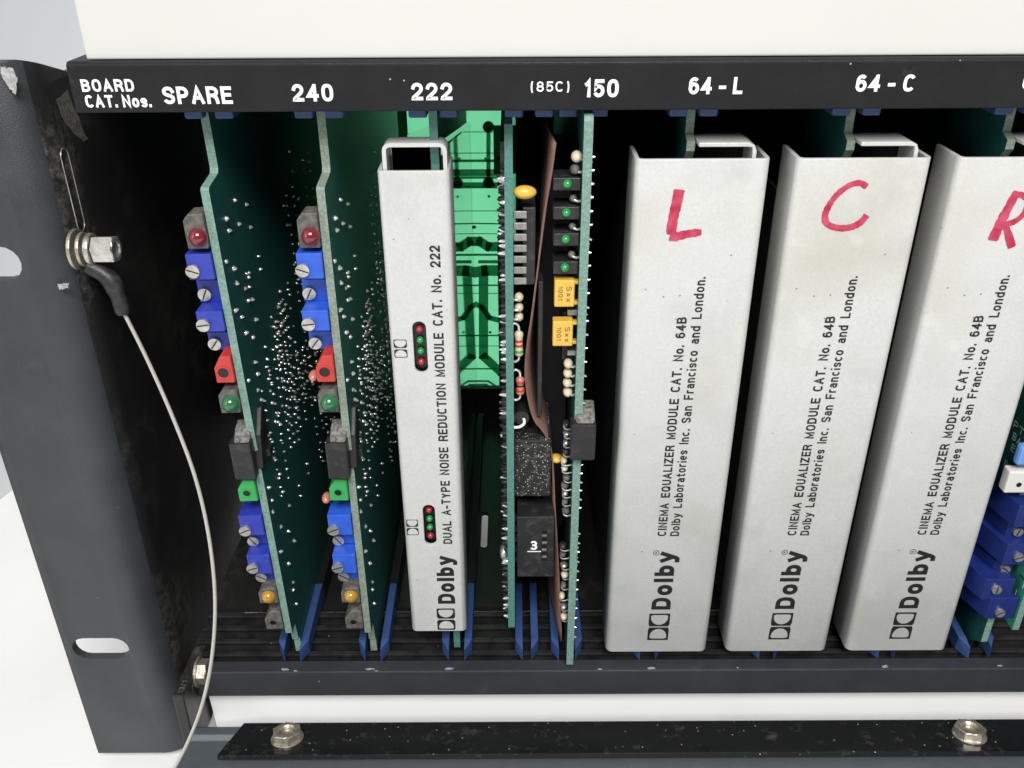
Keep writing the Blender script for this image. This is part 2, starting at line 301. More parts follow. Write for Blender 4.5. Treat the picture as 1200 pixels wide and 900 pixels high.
def text(name, s, org, along, up, length, cap, m, parent=None, bold=.15, cond=1.0, gap=.26):
    "flat print: baseline starts at org (mm), runs along, capitals stand cap high towards up; fitted to length; bold = pen width / cap height"
    org = Vector(org); al = Vector(along).normalized(); up = Vector(up).normalized(); nz_ = al.cross(up).normalized(); w_ = bold
    pen = 0; items = []
    for ch in s:
        gw, st = GL[ch]; items.append((pen, gw, st)); pen += gw+(gap+w_ if ch != ' ' else gap)
    tot = pen-gap-w_ + w_
    kx = length/tot
    vs, fs, nl = [], [], 0
    def P(x, y): return org+al*((x+w_/2)*kx)+up*(y*cap)
    half = w_*cap/2
    for x0, gw, st in items:
        for pts in st:
            # pen centre is inset by half a stroke so that the letter's outer size is the cap height
            Q = [P(x0+px*gw, w_/2+py*(1-w_)) for px, py in pts]
            Q = [q for i, q in enumerate(Q) if i == 0 or (q-Q[i-1]).length > 1e-4]
            closed = (Q[0]-Q[-1]).length < 1e-3 and len(Q) > 4
            n = len(Q); L_, R_ = [], []; lift = nz_*(.02*(nl % 3)); nl += 1
            for i, q in enumerate(Q):
                a_ = (q-Q[i-1]).normalized() if i else ((Q[-1]-Q[-2]).normalized() if closed else (Q[1]-q).normalized())
                b_ = (Q[i+1]-q).normalized() if i < n-1 else ((Q[1]-Q[0]).normalized() if closed else a_)
                t_ = (a_+b_)
                t_ = t_.normalized() if t_.length > 1e-3 else a_
                nn = t_.cross(nz_).normalized(); c_ = max(.45, nn.dot(a_.cross(nz_).normalized()))
                # squared stroke ends reach half a pen further only where strokes meet a corner
                L_.append(q+nn*half/c_+lift); R_.append(q-nn*half/c_+lift)
            if not closed:
                e0 = (Q[0]-Q[1]).normalized()*half*.98; e1 = (Q[-1]-Q[-2]).normalized()*half*.98
                hz0 = abs(e0.normalized().dot(up)); hz1 = abs(e1.normalized().dot(up))
                if hz0 > .9 or hz0 < .1: L_[0] = L_[0]+e0; R_[0] = R_[0]+e0
                if hz1 > .9 or hz1 < .1: L_[-1] = L_[-1]+e1; R_[-1] = R_[-1]+e1
            b0_ = len(vs); vs += L_+R_
            fs += [(b0_+i, b0_+i+1, b0_+n+i+1, b0_+n+i) for i in range(n-1)]
    me = bpy.data.meshes.new(name); me.from_pydata([tuple(v_*S) for v_ in vs], [], fs); me.materials.append(M[m]); me.update()
    o = bpy.data.objects.new(name, me); col.objects.link(o); o.parent = parent
    return o
def double_d(mb, org, along, up, L, H, t=.34):
    "the double-D symbol: two rectangles side by side, each with a D-shaped opening; the bows face each other"
    org = Vector(org); along = Vector(along); up = Vector(up); W = (L-.35)/2
    for k in range(2):
        outer, inner = [], []
        n = 28; cx = W*.30
        for i in range(n):
            a = 2*math.pi*i/n; c, s_ = math.cos(a), math.sin(a)
            ky = H/2; kx = (W-cx) if c > 0 else cx
            sc_ = 1/max(abs(c)/kx if kx else 0, abs(s_)/ky); outer.append((cx+c*sc_, H/2+s_*sc_))
            hy = H/2-t; wx = W-t-cx; wl = cx-t
            if c > 0: sc2 = 1/(((abs(c)/wx)**2.0+(abs(s_)/hy)**2.0)**.5)
            else: sc2 = 1/max(abs(c)/wl, abs(s_)/hy)
            inner.append((cx+c*sc2, H/2+s_*sc2))
        def P(q):
            x = q[0] if k == 0 else L-q[0]
            return org+along*x+up*q[1]
        vs = [P(q) for q in outer]+[P(q) for q in inner]
        mb.add(vs, [(i, (i+1) % n, n+(i+1) % n, n+i) for i in range(n)])
    return mb
def ribbon(mb, pts, widths, n_, off=0.0):
    "brush stroke on a y = const plane"
    pts = [Vector(p) for p in pts]; vs = []
    for i, p in enumerate(pts):
        t = (pts[min(i+1, len(pts)-1)]-pts[max(i-1, 0)]).normalized(); s_ = t.cross(n_).normalized()*widths[i]/2
        vs += [p+s_, p-s_]
    mb.add(vs, [(2*i, 2*i+1, 2*i+3, 2*i+2) for i in range(len(pts)-1)])
def smooth(pts, k=6):
    pts = [Vector(p) for p in pts]; out = []
    for i in range(len(pts)-1):
        a, b, c, d = pts[max(i-1, 0)], pts[i], pts[i+1], pts[min(i+2, len(pts)-1)]
        for j in range(k):
            t = j/k; out.append(.5*((2*b)+(c-a)*t+(2*a-5*b+4*c-d)*t*t+(3*b-a-3*c+d)*t**3))
    out.append(pts[-1]); return out
def cut(o, cutters):
    "carve the cutter meshes out of o for good"
    for c in cutters:
        b = o.modifiers.new('cut', 'BOOLEAN'); b.operation = 'DIFFERENCE'; b.object = c; b.solver = 'EXACT'
    bpy.context.view_layer.update()
    me = bpy.data.meshes.new_from_object(o.evaluated_get(bpy.context.evaluated_depsgraph_get()))
    o.modifiers.clear(); o.data = me
    for c in cutters: bpy.data.objects.remove(c)
def oblong(u0, u1, v0, v1, n=8):
    "outline of a slot with round ends, long side along the first axis if wider"
    W, H = u1-u0, v1-v0; r = min(W, H)/2; out = []
    if W >= H: cs = [((u1-r, (v0+v1)/2), -90), ((u0+r, (v0+v1)/2), 90)]
    else: cs = [(((u0+u1)/2, v1-r), 0), (((u0+u1)/2, v0+r), 180)]
    for (cx, cy), a0 in cs:
        for i in range(n+1): a = R(a0+180*i/n); out.append((cx+r*math.cos(a), cy+r*math.sin(a)))
    return out

XR = 343.0           # inner side of the rack on the right, outside the picture
# ------------------------------------------------------------------ setting
t = MB().add([(-1500, -1200, -3), (1800, -1200, -3), (1800, 1600, -3), (-1500, 1600, -3)], [(0, 1, 2, 3)]).build('table', 'paper', kind='structure')
bx = at(103, 77, 1, 1.6).x
tag(MB().box(bx, 400, 1.6, 60, 177.1, 420).build('white_box', 'board_white', bevel=.3), 'plain warm white box standing on top of the black rack, filling the upper background', 'box')
p0 = at(0, 586, 2, -3); p1 = at(20, 570, 2, -3)
d = (p1-p0).normalized(); q0 = p0-d*260; q1 = p0+d*780
nrm = Vector((-d.y, d.x, 0))
MB().add([q0-Vector((0,0,.2)), q1-Vector((0,0,.2)), q1+Vector((0, 0, 700)), q0+Vector((0, 0, 700)), q0+nrm*4-Vector((0,0,.2)), q1+nrm*4-Vector((0,0,.2)), q1+nrm*4+Vector((0, 0, 700)), q0+nrm*4+Vector((0, 0, 700))],
     [(0, 1, 2, 3), (5, 4, 7, 6), (0, 3, 7, 4), (1, 5, 6, 2), (3, 2, 6, 7), (0, 4, 5, 1)]).build('wall_left', 'wall_grey', kind='structure')

sheet = MB().prism([(3.2, 20.8), (4.2, -2.9), (4.5, -2.9), (3.5, 20.8)], 0, -80, XR-5).build('gap_fill_sheet', 'sheetwhite')  # white sheet added to catch light, so the gap stays bright
tag(sheet, 'added white sheet that keeps the gap under the bottom rail bright', 'paper')
# ------------------------------------------------------------------ card rack
rack = thing('card_rack', 'black metal card rack with board numbers printed along its top rail', 'card rack', (-87, 0, 0))
rack_o = Vector((-87, 0, 0))
rack.location = (0, 0, 0)
# ear + side panel: one bent sheet
def bent(xo, xs, sgn):
    "profile in x, y: flange front at y=0 from xo to the bend, then back along the side"
    out = []; rr = 8.0
    out.append((xo, 0.0))
    for i in range(9):
        a = R(90*i/8); out.append((xs-sgn*rr+sgn*rr*math.sin(a), rr-rr*math.cos(a)))
    out.append((xs, 150.0))
    return out
def offset_in(pr, th, sgn):
    out = []
    for i, p in enumerate(pr):
        a = Vector(pr[max(i-1, 0)]); b = Vector(pr[min(i+1, len(pr)-1)]); t_ = (b-a).normalized(); n_ = Vector((-t_.y, t_.x))*sgn
        out.append((p[0]+n_.x*th, p[1]+n_.y*th))
    return out
def side(xo, xs, sgn, nm='side_panel'):
    pr = bent(xo, xs, sgn); inn = offset_in(pr, 2.2, sgn)
    mb = MB(); poly = pr+inn[::-1]
    mb.prism(poly, 2, 0, 177)
    n = len(pr)
    o = mb.build(nm, ['ear', 'side'], rack, fix=True)
    for p in o.data.polygons:
        if len(p.vertices) == 4 and abs(p.normal.z) < .5:
            p.use_smooth = True
            if abs(p.center.x*1000-xs) < 4.3 and p.center.y > .0035 or p.center.y > .006: p.material_index = 1
    return o
sp = side(-111.7, -86, 1)
cs = []
for zc in (38.0, 139.6):
    cs.append(MB().prism(oblong(-109.6, -95.7, zc-3.4, zc+3.4), 1, -3, 6).build('slot_cutter', 'ear'))
cs.append(MB().prism([(1.0, 177.6), (18, 172.4), (160, 172.4), (160, 190), (1.0, 190)], 0, -92, -80).build('slot_cutter', 'side'))
cut(sp, cs)
eb = sp.modifiers.new('bevel', 'BEVEL'); eb.width = .35*S; eb.segments = 2; eb.limit_method = 'ANGLE'; eb.angle_limit = R(50)
side(XR+26, XR+.0, -1)
ob = oblong(6.2, 9.4, 143.5, 160.0, 8); ob.append(ob[0])
MB().tube([(-85.95, y, z) for y, z in ob], .12, 6).build('pressed_outline', 'steel', sp)
# rails
rail = MB().prism([(0, 168.2), (0, 176.4), (.7, 177), (12, 177), (12, 175.4), (1.8, 175.4), (1.8, 168.2)], 0, -78.2, XR-2).build('top_rail', 'black', rack, bevel=.3)
rb = MB().prism([(0, 21.2), (0, 29.6), (4.0, 29.6), (4.0, 27.0), (1.8, 27.0), (1.8, 21.2)], 0, -83.7, XR-2).build('bottom_rail', 'ear', rack, bevel=.3)
MB().box(-78, XR-2, 12.2, 140.8, 175.4, 177).box(-83.7, -78.2, 19, 140.8, 170.6, 172.0).build('top_panel', 'matt', rack)
MB().box(-83.7, XR-2, 2.0, 24.3, 21.6, 22.4).build('grille_shade_sheet', 'matt', rack)  # black sheet added under the bars so their gaps read as shade
for y in (7.0, 11.6, 16.4, 21.3):
    b = MB().prism([(y-.75, 29.3), (y+.75, 29.3), (y+.75, 28.5), (y+.3, 28.0), (y+.3, 24.5), (y-.3, 24.5), (y-.3, 28.0), (y-.75, 28.5)], 0, -83.7, XR-2)
    b.build('grille_bar', 'grille', rack, bevel=.2)
fl = MB().box(-83.7, XR-2, 24.5, 140, 27.2, 28.6).build('floor_panel', 'side', rack)
cut(fl, [MB().prism(oblong(-9.9, -7.9, 50.5, 68.5), 2, 20, 32).build('slot_cutter', 'ear')])
MB().box(-85.9, -40, 141, 142.5, 21.5, 175.3).box(0, XR, 141, 142.5, 21.5, 175.3).box(-40, 0, 141, 142.5, 21.5, 36).build('back_panel', 'matt', rack)  # unseen back; its opening is shaped to limit the rear light on the backplane
# backplane with its copper tracks
bp = MB().box(-83.7, XR-2, 133.5, 134.7, 30, 174).build('backplane', 'backplane', rack)
YB = 133.3
def bq(X, Y): return at(500+X/2.432, 130+Y/2.432, 1, YB)
def track(mb, pts, wd):
    P = [bq(*p) for p in pts]
    for i in range(len(P)-1):
        a, b = P[i], P[i+1]; t_ = (b-a).normalized(); n_ = Vector((0, 1, 0)).cross(t_)*wd/2; e = t_*wd*.3
        vs = [a-e+n_, b+e+n_, b+e-n_, a-e-n_]
        mb.add([v_-Vector((0, .05*(len(mb.v) % 7)*.1, 0)) for v_ in vs]+[v_+Vector((0, .05, 0)) for v_ in vs], [(0, 1, 2, 3), (0, 4, 5, 1), (1, 5, 6, 2), (2, 6, 7, 3), (3, 7, 4, 0)])
for pts, wd in [([(128, 372), (150, 372), (176, 387), (240, 387)], 3.4), ([(128, 462), (165, 455), (240, 455)], 4.0),
                ([(60, 410), (240, 410)], .8), ([(60, 430), (100, 430)], 1.2), ([(150, 430), (240, 430)], 1.2), ([(162, 470), (162, 700), (215, 748), (240, 760)], 3.4),
                ([(128, 545), (158, 560), (180, 590), (240, 605)], 2), ([(60, 497), (240, 497)], .6), ([(60, 640), (240, 640)], .6), ([(60, 735), (200, 735)], .6),
                ([(60, 142), (240, 142)], .9), ([(60, 170), (240, 170)], .9), ([(60, 180), (240, 180)], 1.4), ([(60, 190), (240, 190)], .8), ([(60, 210), (240, 210)], 1.6), ([(60, 218), (240, 218)], .7),
                ([(176, 45), (176, 204)], 1.4), ([(60, 780), (170, 780), (195, 795)], .8), ([(60, 770), (175, 770), (205, 790)], .8), ([(60, 320), (240, 322)], .5)]:
    mb = MB(); track(mb, pts, wd); mb.build('copper_track', 'trace', rack)
rnd = random.Random(12); mb = MB()
for k in range(9):
    X, Y = rnd.uniform(130, 230), rnd.choice((rnd.uniform(20, 360), rnd.uniform(400, 780)))
    c = bq(X, Y); mb.cyl((c.x, 133.1, c.z), (c.x, 133.45, c.z), rnd.uniform(.35, .6), n=8)
mb.build('solder_dots', 'trace', rack, kind='stuff')
for Y in (60, 120, 285, 350, 520, 670):
    mb = MB(); track(mb, [(128, Y), (180, Y), (240, Y)], .28); mb.build('copper_track', 'trace', rack)
for X, Y in ((176, 45), (176, 204)):
    c = bq(X, Y); MB().cyl((c.x, 132.9, c.z), (c.x, 133.2, c.z), 1.9, n=14).build('solder_pad', 'trace', rack)
c0 = bq(190, 40); c1 = bq(700, 140)
MB().box(c0.x, c1.x, 132.0, 133.0, c1.z-4, c0.z).build('ground_plane', 'trace', rack)
MB().box(-83.5, bq(-57, 0).x, 132.0, 133.0, 31, 173).build('ground_plane', 'trace', rack)
MB().box(1.5, XR-4, 131.0, 131.8, 31, 173).build('ground_plane', 'trace', rack)
MB().box(-83.5, XR-4, 128.5, 131.0, 28.8, 40.5).build('cable_duct', 'matt', rack)
for x in (-56, -35.5, -17.4, -1.2, 14.2, 34.2, 64.7, 95.2, 117):
    MB().box(x-3.5, x+3.5, 120, 130.9, 45, 100).build('edge_connector', 'matt', rack, bevel=.4)
# card guides: two blue prongs on the floor and a blue saddle under the top rail
def guide(x, top=True, dx=2.9, w_=1.9):
    g = None
    for s_ in (-1, 1):
        xa = x+s_*dx
        mb = MB()
        a, b = xa-w_/2, xa+w_/2
        tip = b if s_ < 0 else a
        vs = [(tip, 3.2, 29.7), (tip, 3.8, 33.2), (a, 6.8, 29.7), (b, 6.8, 29.7), (a, 6.8, 34.0), (b, 6.8, 34.0), (a, 27, 29.7), (b, 27, 29.7), (a, 27, 35.2), (b, 27, 35.2)]
        mb.add(vs, [(0, 2, 3), (0, 1, 4, 2), (0, 3, 5, 1), (1, 5, 4), (2, 4, 8, 6), (3, 7, 9, 5), (4, 5, 9, 8), (2, 6, 7, 3), (6, 8, 9, 7)])
        mb.build('guide_prong', 'guide', rack, bevel=.15)
    mb = MB()
    for s_ in (-1, 1): mb.box(x+s_*dx-1.1, x+s_*dx+1.1, 27.1, 120, 28.8, 35)
    mb.build('guide_track', 'matt', rack)
    if top:
        mb = MB(); mb.box(x-4.6, x-1.1, 6.5, 26, 165.6, 173).box(x+1.1, x+4.6, 6.5, 26, 165.6, 173).box(x-1.1, x+1.1, 6, 26, 170.5, 173)
        mb.build('top_guide', 'guide', rack, bevel=.4)
for x in (-56.6, -36.0, -14.6, 34.2, 64.7, 95.2): guide(x)
guide(3.4, dx=2.0); guide(13.6, dx=3.0); guide(119, dx=3.6)
# printed numbers
def rail_text(s, u0, u1, vb, vt, bold=.20):
    a = at(u0, vb, 1, -.05); b = at(u1, vb, 1, -.05); c = at(u0, vt, 1, -.05)
    o = text('lettering', s, (a.x, -.06, a.z), (1, 0, 0), (0, 0, 1), b.x-a.x, c.z-a.z, 'white', rail, bold)
    return o
rail_text('BOARD', 97, 158, 107.5, 93); rail_text('CAT. Nos.', 102, 178, 126, 111.5)
rail_text('SPARE', 193, 273, 122, 101.5); rail_text('240', 344, 391, 119, 98.5); rail_text('222', 483, 530, 117.5, 97)
rail_text('(85C)', 622, 667, 107.5, 95.5, .16); rail_text('150', 684, 724, 114, 93); rail_text('64 - L', 807, 869, 110.5, 90.5)
rail_text('64 - C', 1002, 1070, 107.5, 87.5); rail_text('64 - R', 1197, 1266, 105, 85)
# bare metal chip on the ear's top corner and dust in the bend
def blob(poly, y, nm, m_, par, axis=1, th=.08, seed=1):
    rnd = random.Random(seed); P = []
    for i in range(len(poly)):
        a, b = Vector(poly[i]), Vector(poly[(i+1) % len(poly)])
        for k in range(5): p = a.lerp(b, k/5); P.append((p.x+rnd.uniform(-1.2, 1.2), p.y+rnd.uniform(-1.2, 1.2)))
    Q = [at(u, v, axis, y) for u, v in P]; mb = MB()
    dv = Vector((0, th, 0)) if axis == 1 else Vector((-th, 0, 0)); n = len(Q)
    mb.add(Q+[q+dv for q in Q], [tuple(range(n))]+[(i, (i+1) % n, n+(i+1) % n, n+i) for i in range(n)])
    return mb.build(nm, m_, par)
blob([(0, 78), (14, 80), (20, 92), (18, 110), (10, 104), (0, 84)], -.05, 'bare_chip', 'chip', sp, seed=3)
blob([(67, 332), (80, 332), (81, 338), (70, 339)], -.12, 'bare_chip', 'chip', sp, seed=5)
blob([(66, 118), (80, 106), (90, 135), (104, 164), (98, 166), (80, 150)], -85.93, 'dust_patch', 'dustgrey', sp, axis=0, th=.04, seed=7)
def scuff(u, v, w_, h_, z, par, ax=2, seed=0):
    rnd = random.Random(seed); n = 16; P = []
    for i in range(n):
        a = 2*math.pi*i/n; k = rnd.uniform(.55, 1.1); q = at(u+w_*k*math.cos(a), v+h_*k*math.sin(a), ax, z); P.append(q)
    e = Vector((0, 0, .03)); MB().add([p-e for p in P]+P, [tuple(range(n, 2*n))]+[(i, (i+1) % n, n+(i+1) % n, n+i) for i in range(n)]).build('scuff', 'chip', par)
for i, (u, v, w_, h_) in enumerate([(334, 784.5, 5, 1.6), (346, 786, 2.5, 1.0), (433, 784, 6, 1.4), (441, 786.2, 3, .8), (527, 783.5, 6, 1.8), (703, 784, 3, .9), (763, 783, 5, 1.6), (1037, 781, 5.5, 2.0), (1172, 780, 4, 1.2)]):
    scuff(u, v, w_, h_, 29.66, rb, seed=i)
# hinge arm, its nut, and the lowered front panel
arm = MB().prism([(-8.3, 30.6), (9.5, 29.5), (15, 25), (15, 13), (4, 9), (-8.8, 11)], 0, -83.6, -80.8).build('hinge_arm', 'side', rack, bevel=.3)
MB().prism(oblong(-3.5, 9.5, 25.5, 28.4), 0, -80.9, -80.5).build('embossed_rib', 'side', arm, bevel=.15)
text('lettering', '13/1', (-81.2, -7.6, 30.68), (-.0, 1, -.06), (-1, 0, 0), 4.2, 1.4, 'dustgrey', arm, .15)
def nut(c, d, af, h, hole, m_, parent, nm='nut', dome=.35):
    c = Vector(c); d = Vector(d).normalized(); a = d.orthogonal().normalized(); b = d.cross(a); mb = MB(); ro = af/math.sqrt(3)
    def rg(r, z, n, hexa):
        out = []
        for i in range(n):
            t_ = 2*math.pi*i/n; rad = r
            if hexa: k = (t_ % (math.pi/3))-math.pi/6; rad = r*math.cos(math.pi/6)/math.cos(k)
            out.append(c+d*z+(a*math.cos(t_)+b*math.sin(t_))*rad)
        return out
    n = 24; L_ = [rg(ro, 0, n, 1), rg(ro, h-dome*.6, n, 1), rg(af/2*.97, h, n, 0), rg(hole*1.12, h, n, 0), rg(hole, h-.3, n, 0), rg(hole, .2, n, 0)]
    vs = [p for l in L_ for p in l]; fs = [(k*n+i, k*n+(i+1) % n, (k+1)*n+(i+1) % n, (k+1)*n+i) for k in range(len(L_)-1) for i in range(n)]
    mb.add(vs, fs); mb.cyl(c, c+d*(h*.5), hole*.92, n=18)
    return mb.build(nm, m_, parent)
nc = at(232, 787, 0, -80.7)
MB().ring((-80.7, nc.y, nc.z), (1, 0, 0), 1.8, 3.9, .5).build('washer', 'steel_warm', arm, bevel=.1)
nut((-80.1, nc.y, nc.z), (1, 0, 0), 5.6, 2.2, 1.4, 'steel_warm', arm)
TILT = R(15); dn = Vector((0, -math.cos(TILT), math.sin(TILT))); up_ = Vector((0, math.sin(TILT), math.cos(TILT)))
D0 = Vector((0, -8.3, 16.3))
prof = []
for i in range(9):
    a = R(180+180*i/8)          # rolled far edge
    prof.append(D0-dn*0+(-dn)*2.2*math.sin(R(180*i/8))+up_*2.2*math.cos(R(180*i/8)))
prof = [D0+dn*80+up_*1.0, D0+dn*3.5+up_*1.0, D0+dn*2.5+up_*2.2]+prof[0:]+[D0+dn*2.5-up_*2.2, D0+dn*80-up_*2.2]
mb = MB(); mb.prism([(p.y, p.z) for p in prof], 0, -80.4, XR-5)
door = mb.build('front_door', 'door', rack, bevel=.2)
for p in door.data.polygons:
    if p.area < 0.423*.0012: p.use_smooth = True
def on_door(t_, x, h=1.0): q = D0+dn*t_+up_*h; return Vector((x, q.y, q.z))
# black strip screwed on the door
xa, xb = at(285, 851, 1, -8).x, at(253, 885, 1, -20).x
bt = 2.25
vs = [on_door(-.3, xa, bt), on_door(-.3, XR-8, bt), on_door(12.6, XR-8, bt), on_door(12.6, xb, bt)]
vs += [v_+up_*1.3 for v_ in vs]
hs = MB().add(vs, [(0, 1, 2, 3), (4, 7, 6, 5), (0, 4, 5, 1), (1, 5, 6, 2), (2, 6, 7, 3), (3, 7, 4, 0)]).build('hinge_strip', ['strip'], door, bevel=.15)
for u, v in ((336, 871), (1138, 865)):
    q = at(u, v, 1, -14.5)
    c = on_door(6.4, q.x, bt+1.32)
    MB().ring(c, up_, 2.0, 3.9, .45).build('washer', 'steel_warm', door, bevel=.1)
    nut(c+up_*.46, up_, 6.4, 2.0, 1.9, 'steel_warm', door)

# ------------------------------------------------------------------ retaining cable with its bolt
ln = thing('retaining_cable', 'thin pale steel wire bolted inside the left side panel and curving down to the door', 'cable', (0, 0, 0))
bc = at(103, 292, 0, -83.5); by, bz = bc.y, bc.z
MB().ring((-86.0, by, bz), (1, 0, 0), 1.6, 4.0, .7).build('washer', 'steel_warm', ln, bevel=.15)
MB().ring((-84.6, by, bz), (1, 0, 0), 1.6, 3.4, .7).build('ring_terminal', 'steel_warm', ln, bevel=.15)
MB().ring((-83.3, by, bz), (1, 0, 0), 1.6, 3.2, 1.1).build('lock_washer', 'steel', ln, bevel=.3)
nut((-82.0, by, bz), (1, 0, 0), 4.8, 4.2, 1.5, 'steel', ln)
b0 = Vector((-84.0, by-.5, bz-3.2)); pts = [b0, at(127, 325, 1, by-.5), at(138, 345, 1, by-1), at(145, 368, 1, by-1.5)]
MB().tube(smooth(pts, 4), [1.7]*4+[1.9]*4+[1.6]*4+[1.25], n=14).build('boot', 'plastic', ln)
wp = [at(144, 364, 1, by-1.4), at(172, 420, 1, by-3), at(203, 490, 1, by-6), at(229, 560, 1, by-10), at(245, 630, 1, by-14), at(252, 700, 1, by-18), at(249, 765, 1, by-22), at(238, 822, 1, by-27), at(221, 868, 1, by-31), at(203, 903, 1, by-34), at(188, 930, 1, by-37)]
MB().tube(smooth(wp, 8), .42, n=10).build('wire', 'wire', ln)

# ------------------------------------------------------------------ parts shared by the circuit cards
def front_profile(yf=1.0, zt=153.6, zb=42.0, neck=8.6, ztop=167.5):
    return [(yf, zb), (yf, zt), (yf+.4, zt+.5), (neck-.6, zt+1.4), (neck, zt+2.2), (neck, ztop), (120, ztop), (120, 31), (6, 31), (6, zb-6), (5, zb-6), (4.2, zb)]
def pcb(name, x0, x1, poly, parent, face='pcb', edge='pcb_edge'):
    return MB().prism(poly, 0, x0, x1, 0, 1).build(name, [face, edge], parent)
def joint(mb, x, y, z, sx, rnd, r=.55, h=1.3):
    "one solder fillet with its clipped lead"
    n = 6; a0 = rnd.uniform(0, 6); lean = Vector((0, rnd.uniform(-.35, .35), rnd.uniform(-.35, .35)))*r
    rings = [(0, 1.0), (.35, .9), (.72, .62), (1.0, .34)]
    vs = []
    for hh, k in rings:
        vs += [(x+sx*h*hh+lean.x*0, y+lean.y*hh+r*k*math.cos(a0+2*math.pi*i/n), z+lean.z*hh+r*k*math.sin(a0+2*math.pi*i/n)) for i in range(n)]
    vs.append((x+sx*(h*1.0+r*.15), y+lean.y, z+lean.z))
    fs = [(q*n+i, q*n+(i+1) % n, (q+1)*n+(i+1) % n, (q+1)*n+i) for q in range(3) for i in range(n)]+[(3*n+i, 3*n+(i+1) % n, 4*n) for i in range(n)]
    mb.add(vs, fs, 0, True)
def solder_field(name, x, sx, parent, seed, y0=8, y1=118, z0=48, z1=150, n=60, dens=1.0, h=1.3):
    rnd = random.Random(seed); mb = MB()
    for k in range(n):
        y = rnd.uniform(y0, y1); z = rnd.triangular(z0, z1, (z0+z1)*.48); kind = rnd.random()
        if kind < .38:                                   # a dual-in-line chip
            for i in range(rnd.choice((7, 8))):
                for s_ in (0, 1):
                    if rnd.random() < .9: joint(mb, x, y+s_*7.62, z+i*2.54-9, sx, rnd, rnd.uniform(.26, .42), h*rnd.uniform(.6, 1.1))
        elif kind < .75:                                 # resistors side by side
            for i in range(rnd.choice((2, 3, 4))):
                for s_ in (0, 1): joint(mb, x, y+s_*10.2, z+i*3.1, sx, rnd, rnd.uniform(.3, .5), h*rnd.uniform(.7, 1.2))
        else:
            for s_ in (0, 1): joint(mb, x, y, z+s_*5.1, sx, rnd, .5, h)
    # keep to the board
    return mb.build(name, 'tin', parent, kind='stuff', fix=False)
def screw(parent, x, y, z, r=1.35, a=0.5, m_='steel'):
    "slotted adjusting screw facing the front"
    mb = MB(); n = 20
    mb.cyl((x, y+.6, z), (x, y-.7, z), r, n=n)
    o = mb.build('screw', m_, parent, bevel=.12)
    dx, dz = math.cos(a), math.sin(a); w_ = .22; L_ = r*.98
    mb = MB(); vs = []
    for yy in (y-.72, y-.60):
        vs += [(x+dx*L_-dz*w_, yy, z+dz*L_+dx*w_), (x-dx*L_-dz*w_, yy, z-dz*L_+dx*w_), (x-dx*L_+dz*w_, yy, z-dz*L_-dx*w_), (x+dx*L_+dz*w_, yy, z+dz*L_-dx*w_)]
    mb.add(vs, [(0, 1, 2, 3), (0, 4, 5, 1), (1, 5, 6, 2), (2, 6, 7, 3), (3, 7, 4, 0)])
    for v_ in mb.v: pass
    return o, mb
def slotted(parent, x, y, z, r=1.35, a=0.5, m_='steel'):
    trim, mb = screw(parent, x, y, z, r, a, m_)
    # the slot is a dark groove let into the head
    me = mb; base = len(trim.data.vertices)
    bm = bmesh.new(); bm.from_mesh(trim.data)
    vv = [bm.verts.new((a_*S, b_*S, c_*S)) for a_, b_, c_ in me.v]
    for f in me.f:
        ff = bm.faces.new([vv[i] for i in f]); ff.material_index = 1
    bm.to_mesh(trim.data); bm.free(); trim.data.materials.append(M['glossblack'])
    return trim

# layout measured on the second card; xl = left face of its board
XL = -36.8
def zy(u, v, y=0.0): return at(u, v, 1, y)
def trimmer(parent, u0, u1, v0, v1, y, us, vs_, ang, m_='blue', depth=9.5):
    a = zy(u0, v0, y); b = zy(u1, v1, y); c = zy(us, vs_, y)
    o = MB().box(a.x, XL-.15, y, y+depth, b.z, a.z).build('trimmer', m_, parent, bevel=.2)
    slotted(o, c.x, y, c.z, 1.35, ang)
    return o
def led(parent, x, z, y, r, m_, hold=None, hz=(2.6, 2.6)):
    if hold:
        h = MB().prism([(x-2.4, z-hz[0]), (XL-.15, z-hz[0]), (XL-.15, z+hz[1]), (x-1.2, z+hz[1]), (x-2.4, z+hz[1]-1.4)], 1, y, y+4.5).build('led_holder', hold, parent, bevel=.25)
    else: h = parent
    mb = MB(); mb.ball((x, y+.2, z), r, r*1.05, r, 16, 10)
    return mb.build('led', m_, h if hold else parent)
def jack(parent, u0, u1, v0, v1, y, m_, hole=1.12):
    a = zy(u0, v0, y); b = zy(u1, v1, y); x1 = XL-.15
    w_ = x1-a.x; h = a.z-b.z
    poly = [(a.x, b.z), (x1, b.z), (x1, a.z), (a.x+w_*.42, a.z), (a.x, b.z+h*.55)]
    o = MB().prism(poly, 1, y, y+8).build('test_jack', m_, parent, bevel=.25)
    c = Vector((a.x+w_*.48, 0, b.z+h*.40))
    rim = MB().ring((c.x, y-.02, c.z), (0, -1, 0), hole*1.02, hole*1.35, .15).build('hole_rim', m_, o)
    MB().cyl((c.x, y-.06, c.z), (c.x, y+.5, c.z), hole, n=18).build('socket_hole', 'glossblack', o)
    return o
